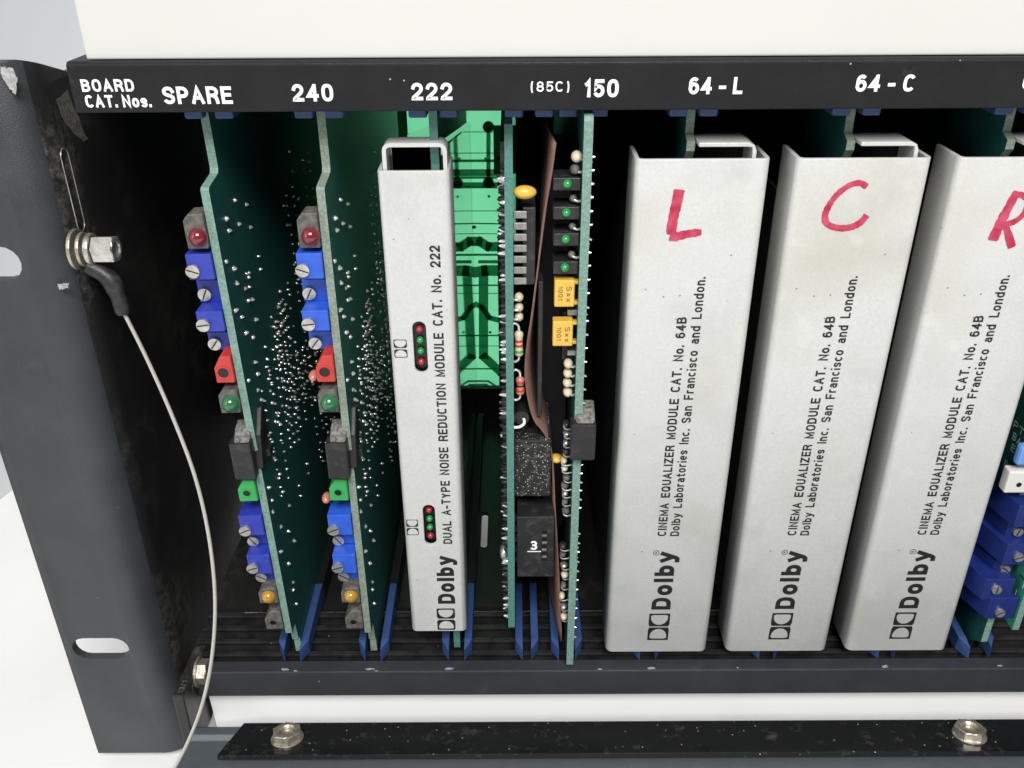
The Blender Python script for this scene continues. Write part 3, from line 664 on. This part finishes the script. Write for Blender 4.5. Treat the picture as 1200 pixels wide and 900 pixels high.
def ejector(parent, x0, x1, z0, z1, y=-1.6, xb=None, wing=5.0, top='fluff'):
    o = MB().box(x0, x1, y, y+3.6, z0, z1).build('ejector', 'plastic', parent, bevel=.35)
    MB().prism([(y+.4, z1-.05), (y+3.2, z1-.05), (y+6.0, z1+2.0), (y+5.8, z1+3.0), (y+3.0, z1+2.2)], 0, x0+1.0, x1-.2).build('dusty_shoulder', top, o, bevel=.4)
    if wing:
        MB().prism([(y+1.5, z0+2.0), (y+3.5, z1), (y+7.5, z1+4.9), (y+9.5, z1+4.3), (y+9.5, z1-2.0), (y+6.5, z0+4), (y+4, z0+1.2)], 0, x1-.1, x1+1.5).build('lever_arm', 'plastic', o, bevel=.3)
        MB().box(x1+1.5, x1+2.4, y+5, y+8, z0+2.8, z0+4.6).build('pivot_pin', 'plastic', o, bevel=.2)
    return o
def make_card():
    t_ = thing('circuit_card', '', 'circuit board')
    pcb('board', XL, XL+1.6, front_profile(), t_, edge='pcb_edge_pale')
    solder_field('solder_joints', XL+1.6, 1, t_, 11, n=105, h=.6, y0=9, y1=110, z0=44, z1=152)
    mb = MB(); rnd = random.Random(2)                                      # joints along the front strip
    for u, v, y in [(392, 256, 4), (394, 270, 5), (391, 308, 4), (397, 314, 6), (408, 319, 9), (399, 331, 5), (405, 338, 7), (407, 352, 7), (397, 366, 4), (402, 371, 6), (412, 374, 9),
                    (405, 390, 6), (410, 395, 7), (411, 424, 6), (413, 438, 5), (406, 447, 5), (413, 457, 6), (415, 468, 7), (418, 577, 3.5), (422, 586, 4), (434, 592, 6), (421, 605, 3), (428, 617, 5), (433, 622, 6), (437, 633, 7), (427, 648, 3), (433, 660, 4), (436, 682, 4), (436, 691, 4), (438, 707, 3)]:
        p = at(u, v, 0, XL+1.6)
        joint(mb, XL+1.6, max(p.y, 3.2), p.z, 1, rnd, rnd.uniform(.45, .62), rnd.uniform(.4, .75))
    mb.build('front_solder_joints', 'tin', t_, kind='stuff', fix=False)
    c = zy(364, 277); led(t_, c.x, c.z, 0, 1.85, 'ledred', 'holder', (2.4, 4.6))
    trimmer(t_, 353, 381, 327, 353, 5.0, 363, 343, 1.1)
    trimmer(t_, 346, 379, 297, 327, 0.2, 355, 316, -.35)
    trimmer(t_, 361, 387, 388, 409, 5.0, 370, 401, .9)
    trimmer(t_, 353, 385, 364, 388, 0.2, 362, 379, .1)
    jack(t_, 368, 392, 417, 448, 0, 'red')
    c = zy(386, 472); led(t_, c.x, c.z, 0, 1.95, 'ledgreen', 'holder', (2.4, 3.2))
    a, b = zy(380, 520, -1.6), zy(410, 562, -1.6); ejector(t_, a.x, b.x, b.z, a.z)
    jack(t_, 384, 407, 562, 587, 0, 'green', .8)
    trimmer(t_, 391, 412, 612, 637, 4.0, 397, 632, 2.2)
    trimmer(t_, 383, 412, 604, 627, 0.2, 391, 620, .4)
    trimmer(t_, 397, 416, 655, 680, 4.0, 403, 674, 2.6)
    trimmer(t_, 389, 415, 650, 672, 0.2, 396, 664, .3)
    c = zy(412, 700); led(t_, c.x-.2, c.z, .5, 1.75, 'ledyellow', 'holder', (2.2, 2.4))
    jack(t_, 403, 424, 716, 737, .5, 'holder', .75)
    return t_
cardA = make_card(); cardA['label'] = 'green circuit card under the number 240, beside the narrow grey module'; cardA['group'] = 'long cards edged with blue trimmers'
for u, v, nm in ((364, 440, 'ledpink'), (379, 583, 'ledpink')):
    c = zy(u+5, v, 4); MB().ball((c.x-.2, 4, c.z), 1.1, 1.9, 1.1, 14, 8).build('red_bulb', nm, cardA)
cardB = copy_tree(cardA); cardB['label'] = 'green circuit card under the word SPARE, nearest the left side panel'
for ch in list(cardB.children):
    if ch.name.startswith('red_bulb'): bpy.data.objects.remove(ch)
    elif ch.name.startswith('trimmer'):
        ch.data = ch.data.copy(); ch.data.materials[0] = M['navy']
    elif ch.name.startswith('board'):
        ch.data = ch.data.copy(); ch.data.materials[1] = M['pcb_edge']
# cardB: shift its front edge to x = -55.7 .. -57.8 with a slight lean
lean = R(-1.15); piv = Vector((XL, 0, 38.6))
cardB.rotation_euler = (0, lean, 0)
rp = Matrix.Rotation(lean, 3, 'Y') @ piv
cardB.location = (Vector((-56.3, 0, 38.6))-rp)*S

# ------------------------------------------------------------------ grey modules
def cover_shell(x0, x1, z0, z1, yf=2.8, dep=11, r=1.7, th=.9):
    o_, i_ = [], []
    def corner(cx, cy, a0, a1, rad): return [(cx+rad*math.cos(R(a0+(a1-a0)*k/6)), cy+rad*math.sin(R(a0+(a1-a0)*k/6))) for k in range(7)]
    o_ = [(x0, yf+dep)]+corner(x0+r, yf+r, 180, 270, r)+corner(x1-r, yf+r, 270, 360, r)+[(x1, yf+dep)]
    i_ = [(x0+th, yf+dep)]+corner(x0+r, yf+r, 180, 270, r-th)+corner(x1-r, yf+r, 270, 360, r-th)+[(x1-th, yf+dep)]
    mb = MB(); mb.prism(o_+i_[::-1], 2, z0, z1); n = len(o_)
    # two n-gon ends -> quads so that they shade cleanly
    mb.f = mb.f[2:]; mb.m = mb.m[2:]; mb.sm = [True]*len(mb.f); N_ = 2*n
    for b_, flip in ((0, 0), (N_, 1)):
        for i in range(n-1):
            q = (b_+i, b_+i+1, b_+N_-2-i, b_+N_-1-i); mb.f.append(q if not flip else q[::-1]); mb.m.append(0); mb.sm.append(False)
    return mb
def shade(o):
    for p in o.data.polygons: p.use_smooth = abs(p.normal.z) < .5
    me = o.data
    o.modifiers.new('bevel', 'BEVEL'); m_ = o.modifiers['bevel']; m_.width = .22*S; m_.segments = 2; m_.limit_method = 'ANGLE'; m_.angle_limit = R(50); m_.harden_normals = False
XF0, XF1 = 23.4, 48.9          # front of the first wide module
FY = 2.8-.05
def make_module():
    t_ = thing('equalizer_module', '', 'module', group='wide grey equalizer modules')
    cv = cover_shell(XF0, XF1, 33.2, 158.6).build('cover', 'cover', t_); shade(cv)
    def line(s, u0, v0, v1, cap, bold, u1=None):
        a = at(u0, v0, 1, FY); b = at(u0, v1, 1, FY)
        text('lettering', s, (a.x, FY, a.z), (0, 0, 1), (-1, 0, 0), b.z-a.z, cap, 'ink', cv, bold)
    line('CINEMA  EQUALIZER  MODULE  CAT.  No.  64B', 780.5, 628, 372, 2.05, .19)
    line('Dolby  Laboratories  Inc.  San  Francisco  and  London.', 795.5, 628, 325, 2.05, .175)
    line('Dolby', 785.5, 714, 647, 4.7, .235)
    a = at(782.5, 750, 1, FY); b = at(782.5, 719, 1, FY)
    double_d(MB(), (a.x, FY, a.z), Vector((0, 0, 1)), Vector((-1, 0, 0)), b.z-a.z, 5.2, .5).build('double_d_mark', 'ink', cv)
    c = at(769, 648, 1, FY)
    MB().ring((c.x, FY, c.z), (0, -1, 0), .62, .75, .02, 20).build('registered_mark', 'ink', cv)
    text('lettering', 'R', (c.x+.3, FY, c.z-.25), (0, 0, 1), (-1, 0, 0), .5, .6, 'ink', cv, .15)
    # card inside with its channel, and the steel case behind
    MB().prism([(9, 36), (9, 156), (6.5, 159.2), (6.5, 161), (9, 162), (9, 167.5), (120, 167.5), (120, 36)], 0, 33.4, 35.0, 0, 1).build('board', ['pcb', 'pcb_edge_pale'], t_)
    x0, x1, z1 = 35.2, 46.2, 161.4; th = .8; o_ = [(x0, z1), (x1-1.6, z1), (x1-.5, z1-.5), (x1, z1-1.6), (x1, 40), (x1-th, 40), (x1-th, z1-1.9), (x1-.9, z1-.9), (x1-1.9, z1-th), (x0, z1-th)]
    mb = MB(); mb.prism(o_, 1, 3.8, 11.2); mb.f.pop(0), mb.f.pop(0), mb.m.pop(0), mb.m.pop(0), mb.sm.pop(0), mb.sm.pop(0)
    for b_ in (0, 10):
        for i in range(4): mb.f.append((b_+i, b_+i+1, b_+8-i, b_+9-i)); mb.m.append(0); mb.sm.append(False)
    mb.build('bracket', 'cover', t_, bevel=.15)
    MB().box(35.2, 45.5, 11.4, 118, 156.0, 160.6).box(24.8, 25.6, 11.4, 118, 36, 148).box(47.2, 47.9, 11.4, 118, 36, 158).box(24.8, 47.9, 116, 118, 36, 148).build('case', 'case', t_)
    return t_, cv
modL, cvL = make_module(); mods = [(modL, cvL)]
for k in (1, 2):
    c = copy_tree(modL); c.location = (30.42*k*S, 0, 0); mods.append((c, [q for q in c.children if q.name.startswith('cover')][0]))
mods[0][0]['label'] = 'light grey equalizer module with a red handwritten letter L'
mods[1][0]['label'] = 'light grey equalizer module with a red handwritten letter C'
mods[2][0]['label'] = 'light grey equalizer module with a red handwritten letter R, cut by the picture edge'
def stroke(mb, pts, w0, w1, seed):
    rnd = random.Random(seed); P = smooth([at(u, v, 1, 2.72) for u, v in pts], 7); n = len(P)
    ribbon(mb, P, [(w0+(w1-w0)*i/(n-1))*rnd.uniform(.88, 1.1)*(.75 if i in (0, n-1) else 1) for i in range(n)], Vector((0, 1, 0)))
for k, strokes in enumerate(([([(796, 222), (793, 238), (789, 255), (786, 275)], 2.2, 1.8), ([(785, 276), (793, 277), (806, 274), (822, 272)], 2.1, 1.4)],
                              [([(1016, 219), (1008, 214.5), (996, 217), (982, 227), (972, 240), (967, 252), (969, 262), (981, 267), (996, 266.5), (1008, 261), (1016, 252)], 1.1, 1.4)],
                              [([(1192, 224), (1183, 241), (1173, 260), (1163, 282)], 1.5, 2.2), ([(1187, 228), (1199, 229), (1205, 237), (1200, 250), (1190, 259), (1178, 263)], 1.2, 1.2), ([(1178, 263), (1182, 276), (1186, 290)], 1.2, 1.7)])):
    mb = MB()
    for i, (pts, w0, w1) in enumerate(strokes):
        b = len(mb.v); stroke(mb, pts, w0, w1, k*5+i)
        for j in range(b, len(mb.v)): x, y, z = mb.v[j]; mb.v[j] = (x-30.42*k, y-.02*i, z)
    mb.build('marker_letter', 'marker', mods[k][1], fix=False)
# narrow noise reduction module
nr = thing('noise_reduction_module', 'narrow light grey noise reduction module with two lamp windows under the number 222', 'module')
NX0, NX1 = -25.4, -11.7
cv = cover_shell(NX0, NX1, 40.6, 156.6, r=1.3).build('cover', 'cover', nr)
wins = []
for (ua, ub, va, vb) in ((484.5, 500.5, 377, 437), (496.5, 510.5, 592, 639)):
    a, b = at((ua+ub)/2, va, 1, 2.8), at((ua+ub)/2, vb, 1, 2.8); cx = (a.x+b.x)/2; wins.append((cx, a.z, b.z))
cut(cv, [MB().prism(oblong(cx-1.4, cx+1.4, zb, za), 1, 1, 5).build('slot_cutter', 'ink') for cx, za, zb in wins])
for p in cv.data.polygons: p.use_smooth = abs(p.normal.z) < .5 and len(p.vertices) == 4 and abs(p.normal.y) < .98
mdd = cv.modifiers.new('bevel', 'BEVEL'); mdd.width = .15*S; mdd.segments = 2; mdd.limit_method = 'ANGLE'; mdd.angle_limit = R(60)
for cx, za, zb in wins:
    wn = MB().box(cx-2.2, cx+2.2, 4.4, 6.0, zb-1, za+1).build('lamp_window', 'glossblack', nr)
    hgt = za-zb
    for i, c_ in enumerate(('minired', 'minigreen', 'minigreen', 'minired')):
        z = za-hgt*(.18+.213*i)
        MB().ball((cx-.05, 3.9, z), .78, .9, .78, 14, 8).build('led', c_, wn)
def nline(s, u0, v0, v1, cap, bold):
    a = at(u0, v0, 1, FY); b = at(u0-.042*(v0-v1), v1, 1, FY)
    text('lettering', s, (a.x, FY, a.z), (b.x-a.x, 0, b.z-a.z), (-1, 0, 0), b.z-a.z, cap, 'ink', cv, bold)
nline('DUAL  A-TYPE  NOISE  REDUCTION  MODULE  CAT.  No.  222', 530, 637, 288, 2.1, .185)
nline('Dolby', 533.5, 707, 652, 4.2, .235)
mb = MB(); a, b = at(534, 738, 1, FY), at(534, 713, 1, FY); double_d(mb, (a.x, FY, a.z), Vector((0, 0, 1)), Vector((-1, 0, 0)), b.z-a.z, 4.5, .42); mb.build('double_d_mark', 'ink', cv)
for (u, v0, v1, H_) in ((477.8, 419, 398, 2.75), (490.8, 627, 609, 2.75)):
    a, b = at(u, v0, 1, FY), at(u, v1, 1, FY); mb = MB(); double_d(mb, (a.x, FY, a.z), Vector((0, 0, 1)), Vector((-1, 0, 0)), b.z-a.z, H_, .16); mb.build('double_d_mark', 'ink', cv)
MB().prism([(6.6, 60), (6.6, 157), (6, 160), (6, 167.5), (120, 167.5), (120, 31), (7, 31)], 0, -15.4, -13.8, 0, 1).build('board', ['pcb', 'pcb_edge_teal'], nr)
def chan(xa, xb, z1, z0, y0, y1, th, nm, m_, par, gap=None):
    mb = MB(); r = 1.5
    out = [(xa, z0)]+[(xa+r-r*math.cos(R(90*k/5)), z1-r+r*math.sin(R(90*k/5))) for k in range(6)]+[(xb-r+r*math.sin(R(90*k/5)), z1-r+r*math.cos(R(90*k/5))) for k in range(6)]+[(xb, z0)]
    r2 = r-th
    inn = [(xa+th, z0)]+[(xa+r-r2*math.cos(R(90*k/5)), z1-r+r2*math.sin(R(90*k/5))) for k in range(6)]+[(xb-r+r2*math.sin(R(90*k/5)), z1-r+r2*math.cos(R(90*k/5))) for k in range(6)]+[(xb-th, z0)]
    n = len(out)
    for i in range(n-1):
        if gap and gap(out[i], out[i+1]): continue
        q = [(out[i][0], y0, out[i][1]), (out[i+1][0], y0, out[i+1][1]), (inn[i+1][0], y0, inn[i+1][1]), (inn[i][0], y0, inn[i][1])]
        q2 = [(x, y1, z) for x, _, z in q]
        mb.add(q+q2, [(0, 1, 2, 3), (4, 7, 6, 5), (0, 4, 5, 1), (3, 2, 6, 7), (0, 3, 7, 4), (1, 5, 6, 2)])
    return mb.build(nm, m_, par)
chan(-24.3, -12.1, 161.6, 60, 3.9, 8.8, .75, 'bracket', 'cover', nr)
cse = chan(-23.9, -12.9, 161.0, 44, 9.2, 128, .8, 'case', 'alu', nr)
for v_ in cse.data.vertices:
    if v_.co.z > .06: v_.co.z -= (v_.co.y-.0092)*.19
rk = MB().box(-23.9, -12.9, 118, 119, 44, 139).build('case_end', 'case', cse)

# ------------------------------------------------------------------ the 85C card (beside the narrow module)
c85 = thing('switch_card', 'teal edged circuit card with a thumbwheel switch showing 3, under (85C)', 'circuit board')
XC = -1.3
pcb('board', XC, XC+1.6, [(1, 43.6), (1, 153.8), (7.5, 157.5), (8.5, 164), (120, 164), (120, 31), (14, 31), (14, 43.6)], c85, edge='pcb_edge_teal')
mb = MB(); rnd = random.Random(8)
z = 46
while z < 156:
    for y in (2.2, 6, 11, 17, 24, 34):
        if rnd.random() < .8: joint(mb, XC, y+rnd.uniform(-1, 1), z+rnd.uniform(-.5, .5), -1, rnd, .6, rnd.uniform(.8, 1.6))
    z += 1.3
mb.build('solder_joints', 'matt', c85, kind='stuff', fix=False)
mb = MB()
for k in range(60): joint(mb, XC, rnd.uniform(1.6, 3.5), rnd.uniform(46, 156), -1, rnd, .5, rnd.uniform(.9, 1.5))
mb.build('lead_ends', 'tin', c85, kind='stuff', fix=False)
def comp(u, v, y=2.0): return at(u, v, 1, y)
a = comp(615, 227); MB().ball((a.x, 3, a.z), 2.3, 1.6, 1.3, 16, 10).tube([(a.x-1.6, 3, a.z), (XC+1.5, 3, a.z)], .3, 6).build('capacitor', 'yellow', c85)
a, b = comp(612, 243, 4), comp(619, 334, 4); ic = MB().box(a.x, a.x+2.6, 4, 11, b.z, a.z).build('chip', 'plastic', c85, bevel=.25)
for k in range(7):
    z = a.z-1.3-k*(a.z-b.z-2.4)/6
    MB().prism([(XC+1.6, z-.75), (a.x+.9, z-.75), (a.x+.9, z+.75), (XC+1.6, z+.75)], 1, 3.3, 3.8).box(XC+1.6, a.x, 3.8, 4.3, z-.3, z+.3).build('chip_pin', 'pin', ic, bevel=.15)
for v in (349, 361, 372):
    a = comp(608, v, 3); r_ = MB().ball((a.x, 3.4, a.z), .95, 1.2, .95, 14, 8).build('resistor', 'beige', c85)
    MB().tube([(a.x, 2.2, a.z), (a.x-.6, 1.9, a.z), (XC+1.5, 2.4, a.z-.1)], .28, 6).build('resistor_lead', 'tin', r_)
def v_resistor(u, v0, v1, bands, body='beige', r=.95, y=2.6, xw=None):
    a, b = comp(u, v0, y), comp(u, v1, y); x = a.x if xw is None else xw; h = a.z-b.z
    pts = [(x, y, b.z+h*t_) for t_ in (0, .06, .16, .28, .72, .84, .94, 1)]
    o = MB().tube(pts, [r*.5, r*.92, r, r*.84, r*.84, r, r*.92, r*.5], 16).build('resistor', body, c85)
    for t0, c_ in bands:
        MB().cyl((x, y, b.z+h*t0), (x, y, b.z+h*(t0+.1)), r*(1.01 if t0 < .26 or t0 > .7 else .88), n=16).build('colour_band', c_, o)
    MB().tube(smooth([(x, y, a.z-.1), (x-.1, y, a.z+1.2), (x-.9, y, a.z+1.8), (XC+1.5, y, a.z+1.5)], 4), .28, 6).build('resistor_lead', 'tin', o)
    MB().tube(smooth([(x, y, b.z+.1), (x-.1, y, b.z-.9), (x-.9, y, b.z-1.4), (XC+1.5, y, b.z-1.2)], 4), .28, 6).build('resistor_lead', 'tin', o)
v_resistor(608, 388, 417, [(.16, 'green'), (.40, 'red'), (.58, 'red')])
v_resistor(609.5, 442, 462, [(.22, 'red'), (.5, 'ink'), (.72, 'red')], body='ledpink')
a = comp(611, 490, 4); cp = MB().cyl((a.x, 4, a.z), (a.x, 10, a.z), 1.7, n=20).build('capacitor', 'plastic', c85, bevel=.3)
MB().tube(smooth([(a.x+.5, 3.8, a.z), (a.x+.6, 3, a.z-.7), (a.x-.4, 2.6, a.z-1.4), (XC+1.5, 2.6, a.z-1.5)], 4), .33, 8).build('capacitor_lead', 'white', cp)
a, b = comp(604, 516, 3), comp(645, 582, 3); MB().box(a.x-.2, b.x, 3, 24, b.z, a.z).build('relay', 'dusty', c85, bevel=.4)
a, b = comp(606, 606, 1), comp(648.5, 676, 1)
tw = MB().box(a.x, b.x, 1, 17, b.z, a.z).build('thumbwheel_switch', 'plastic', c85, bevel=.25)
for k in range(5):
    z = a.z-2-k*3.0; MB().box(XC+1.6, a.x, 3, 4.5, z-.8, z+.6).build('switch_pin', 'plastic', tw)
a0, b0 = comp(635, 622, .95), comp(640.5, 657, .95)
wl = MB().box(a0.x, b0.x, .9, 1.02, b0.z, a0.z).build('wheel_slot', 'glossblack', tw)
for k in range(4):
    z = b0.z+(a0.z-b0.z)*(.14+.235*k); MB().cyl((a0.x+.05, .95, z), (b0.x-.05, .95, z), .42, n=10).build('wheel_rib', 'holder', wl)
p = comp(621.5, 644.5, .9); q = comp(629.5, 634, .9); text('lettering', '3', (p.x, .92, p.z), (1, 0, 0), (0, 0, 1), q.x-p.x, q.z-p.z, 'white', tw, .2)
p = comp(618, 646.5, .9); MB().box(p.x, p.x+3.2, .90, .98, p.z-.1, p.z+.1).build('white_line', 'white', tw)
a = comp(590.5, 648, 3); MB().ball((a.x, 3.4, a.z), 1.0, 2.2, 2.0, 14, 8).build('mounting_screw', 'steel', c85)
b_ = at(589, 175, 1, 14)
brd = MB().box(b_.x-.5, b_.x+.7, 14, 110, 60, b_.z+1.5).build('daughter_board', ['holder'], c85)
# brown insulating sheet between the two cards
pf = [(651, 168), (646, 205), (640, 240), (634, 285), (629, 325), (623, 370), (617, 410), (615.5, 440), (619, 468), (626, 492), (636, 505), (644, 520), (648, 545), (650, 590), (653, 640), (656, 700), (658, 752)]
mb = MB(); F = [at(u, v, 1, 3.5) for u, v in pf]; F = smooth(F, 3); vs = []
for i, p in enumerate(F):
    t_ = i/(len(F)-1); xb_ = 6.5+1.6*t_
    for y, k in ((3.5, 0), (12, .3), (26, .7), (52, 1)):
        vs.append((p.x*(1-k)+xb_*k, y, p.z))
n = len(F); fs = [(i*4+j, (i+1)*4+j, (i+1)*4+j+1, i*4+j+1) for i in range(n-1) for j in range(3)]
mb.add(vs, fs, 0, True); sh = mb.build('insulating_sheet', 'brown', fix=False)
so = sh.modifiers.new('solid', 'SOLIDIFY'); so.thickness = .35*S; so.offset = 0
tag(sh, 'brown flexible insulating sheet bulging between the switch card and the card below 150', 'sheet')
a, b = comp(631, 330, 5), comp(636, 488, 5)
pl = MB().box(a.x, a.x+1.0, 5, 45, b.z, a.z).build('divider_plate', 'plastic', bevel=.2)
tag(pl, 'thin dusty black plate standing just right of the brown sheet bulge', 'plate')

# ------------------------------------------------------------------ card below 150
c150 = thing('lamp_card', 'pale green edged circuit card with four green lamps and yellow capacitors, under 150', 'circuit board')
XD = 13.3
pcb('board', XD, XD+1.7, [(.6, 31.2), (.6, 166.2), (1.4, 167.4), (120, 167.4), (120, 31.2)], c150, edge='pcb_edge')
def left(u, y): return at(u, 400, 1, y).x
for v in (216, 250, 281, 314):
    a, b = comp(648.5, v-7.5, 2), comp(680, v+7.5, 2)
    h = MB().box(a.x, XD-.1, 2, 8, b.z, a.z).build('lamp_holder', 'plastic', c150, bevel=.2, label=None)
    c = comp(665-(v-216)*.03, v, 1.6); MB().ball((c.x, 1.9, c.z), .92, 1.1, .92, 14, 8).build('led', 'minigreen', h)
def end_resistor(u, v, r, m_='beige', y=3.0):
    a = comp(u, v, y); o = MB().ball((a.x, y+.4, a.z), r, r*1.5, r, 14, 8).build('resistor', m_, c150)
    MB().tube([(a.x+.2, y-.5, a.z-.1), (a.x+.9, y-.7, a.z-.3), (XD+.1, y-.2, a.z-.3)], .26, 6).build('resistor_lead', 'tin', o)
for u, v, r in ((676, 184, 1.1), (674, 199, 1.0), (666, 427, 1.0), (665.5, 438, 1.0), (665, 449, 1.0), (665.5, 460, 1.05)): end_resistor(u, v, r, 'beige' if v != 199 else 'holder')
for v in (233, 266, 299): end_resistor(672-(v-233)*.03, v, .75, 'holder')
for v0, v1, u0, u1 in ((329, 360, 650, 673), (377, 406, 648, 671)):
    a, b = comp(u0, v0, 1.8), comp(u1, v1, 1.8)
    o = MB().box(a.x, b.x, 1.8, 4.6, b.z, a.z).prism([(b.x-.2, a.z-.2), (b.x-.2, a.z-1.1), (b.x+1.5, a.z-.95), (b.x+1.5, a.z-.35)], 1, 2.2, 3.8).prism([(b.x-.2, b.z+1.1), (b.x-.2, b.z+.2), (b.x+1.5, b.z+.3), (b.x+1.5, b.z+.9)], 1, 2.2, 3.8).build('capacitor', 'yellow', c150, bevel=.6, seg=3)
    # printed code on the face, reading downwards
    text('lettering', 'Sxx', (b.x-1.7, 1.74, a.z-1.2), (0, 0, -1), (1, 0, 0), 3.4, 1.1, 'brown', o, .15)
    text('lettering', '1001', (b.x-3.3, 1.74, a.z-1.2), (0, 0, -1), (1, 0, 0), 3.0, .9, 'brown', o, .15)
for v0, v1 in ((363, 370), (411, 417)):
    a, b = comp(665, v0, 4), comp(675, v1, 4); MB().box(a.x, b.x+1, 4, 6, b.z, a.z).build('metal_tab', 'pin', c150, bevel=.15)
a, b = comp(653, 360, 6), comp(668, 412, 6); MB().box(a.x+1.2, b.x+.8, 6, 14, b.z-2, a.z-1).build('relay', 'plastic', c150, bevel=.3)
a = comp(652, 537, 6); MB().ball((a.x, 6, a.z), 1.6, 1.6, .9).build('small_capacitor', 'yellow', c150)
# row of leads looped from part to board
for v in list(range(500, 602, 10))+list(range(640, 735, 12)):
    a = comp(662-(v-500)*.012+rnd.uniform(-2, 2), v+rnd.uniform(-1.5, 1.5), 3); z = a.z; x = a.x
    o = MB().tube(smooth([(x-.3, 3.0, z+.3), (x-.2, 2.6, z-.4), (x+.5, 2.5, z-.7), (XD+.2, 2.8, z-.6)], 4), .24, 7).build('component_lead', 'pin' if v % 3 else 'steel', c150)
    MB().ball((x+.2, 3.4, z+.3), rnd.uniform(.7, .95), 1.3, rnd.uniform(.6, .85), 12, 8).build('component_body', rnd.choice(('holder', 'steel', 'beige', 'holder', 'plastic')), o)
mb = MB(); rnd = random.Random(5)
for v in list(range(184, 480, 16))+list(range(545, 600, 10))+list(range(625, 750, 11)):
    a = comp(680, v, 2); mb.cyl((XD+1.7, 2.0, a.z), (XD+2.35, 1.9, a.z+rnd.uniform(-.2, .2)), .32, .2, n=7)
for k in range(150): joint(mb, XD+1.7, rnd.uniform(4, 60), rnd.uniform(36, 160), 1, rnd, .45, .7)
mb.build('lead_ends', 'tin', c150, kind='stuff')
a, b = comp(669.5, 498, -1.6), comp(697, 540, -1.6); ejector(c150, a.x, b.x, b.z, a.z, wing=0)
a = comp(656, 330, 20)
MB().box(6.6, 12.6, 20, 60, 60, 150).build('component_block', 'matt', c150)

# ------------------------------------------------------------------ trimmer card at the right edge
cR = thing('trimmer_card', 'dark green card with a ladder of deep blue trimmers, right of the module marked R', 'circuit board')
a = at(1152, 752, 1, 3)
MB().prism([(3, a.z), (3, a.z+13), (6, a.z+14), (6, 160), (118, 160), (118, a.z-4), (8, a.z-4)], 0, a.x-.6, a.x+1.0, 0, 1).build('board', ['pcb', 'pcb_edge'], cR)
xt = a.x-1.2
for i, (u, v, w_) in enumerate([(1172, 716, 34), (1160, 690, 30), (1168, 658, 34), (1176, 634, 26), (1190, 604, 34), (1180, 577, 30)]):
    pass
tr_ = [(1171, 717, 1162, 1187, 701, 725, 1), (1167, 690, 1157, 1183, 679, 703, 1.5), (1177, 665.5, 1167, 1184, 657, 676, 5), (1193, 652, 1182, 1212, 638, 662, 2), (1192, 622, 1183, 1198, 612, 634, 5), (1206, 606, 1196, 1224, 592, 618, 2)]
for k, (us, vs_, u0, u1, v0, v1, y) in enumerate(tr_):
    p, q, s_ = at(u0, v0, 1, y), at(u1, v1, 1, y), at(us, vs_, 1, y)
    bk = at(u0-30, v0-25, 2, p.z); dv = (bk-p).normalized()*21
    z0, z1 = q.z, p.z-.05
    vs = [(p.x, y, z0), (q.x, y, z0), (q.x, y, z1), (p.x, y, z1)]; vs += [(x+dv.x, yy+dv.y, z) for x, yy, z in vs]
    o = MB().add(vs, [(0, 1, 2, 3), (4, 7, 6, 5), (0, 4, 5, 1), (1, 5, 6, 2), (2, 6, 7, 3), (3, 7, 4, 0)]).build('trimmer', 'navydeep', cR, bevel=.2)
    slotted(o, s_.x, y, s_.z, 1.15, .5+k)
p, q = at(1184, 553, 1, 3), at(1215, 578, 1, 3); o = MB().box(p.x, q.x, 3, 6, q.z, p.z).build('test_connector', 'connector', cR, bevel=.4)
s_ = at(1194, 568, 1, 3); MB().cyl((s_.x, 2.9, s_.z), (s_.x, 3.4, s_.z), .6, n=14).build('socket_hole', 'glossblack', o)
p, q = at(1198, 524, 1, 3), at(1218, 547, 1, 3); MB().box(p.x, q.x, 3, 5.5, q.z, p.z).build('blue_component', 'lightblue', cR, bevel=.8)
bR = [c for c in cR.children if c.name.startswith('board')][0]
bxl = bR.data.vertices[0].co.x/S-.05
for w_, u, v, L_ in (('PTI', 1187, 500, 5.5), ('BAS', 1186, 514, 5.5), ('EX', 1184, 527, 3.8), ('RRA', 1176, 546, 5.5), ('R', 1173, 558, 1.5)):
    q = at(u, v, 0, bxl); text('lettering', w_, (bxl, q.y, q.z), (0, -1, 0), (0, 0, 1), L_, 1.9, 'silk', bR, .15)
cS = thing('silkscreen_card', 'bright green board with white printed tracks at the far right edge', 'circuit board')
p = at(1186, 738, 1, .5); xs = p.x
bd = MB().prism([(.5, p.z), (.5, p.z+110), (110, p.z+110), (110, p.z)], 0, xs, xs+1.6, 0, 1).build('board', ['silkpcb', 'pcb_edge'], cS)
rnd = random.Random(4); mb = MB()
for k in range(34):
    y, z = rnd.uniform(1.5, 26), p.z+rnd.uniform(1.5, 60)
    for j in range(4):
        if rnd.random() < .5: y2, z2 = y+rnd.choice((-1, 1))*rnd.uniform(1, 4), z
        else: y2, z2 = y, z+rnd.choice((-1, 1))*rnd.uniform(1, 4)
        y2 = min(max(y2, 1.2), 30)
        mb.box(xs-.06, xs, min(y, y2)-.12, max(y, y2)+.12, min(z, z2)-.12, max(z, z2)+.12); y, z = y2, z2
mb.build('printed_marks', 'silk', bd, kind='stuff')
text('lettering', 'R', (xs-.08, 4.0, p.z+1.2), (0, -1, 0), (0, 0, 1), 1.3, 1.8, 'silk', bd, .15)

bpy.context.view_layer.update()
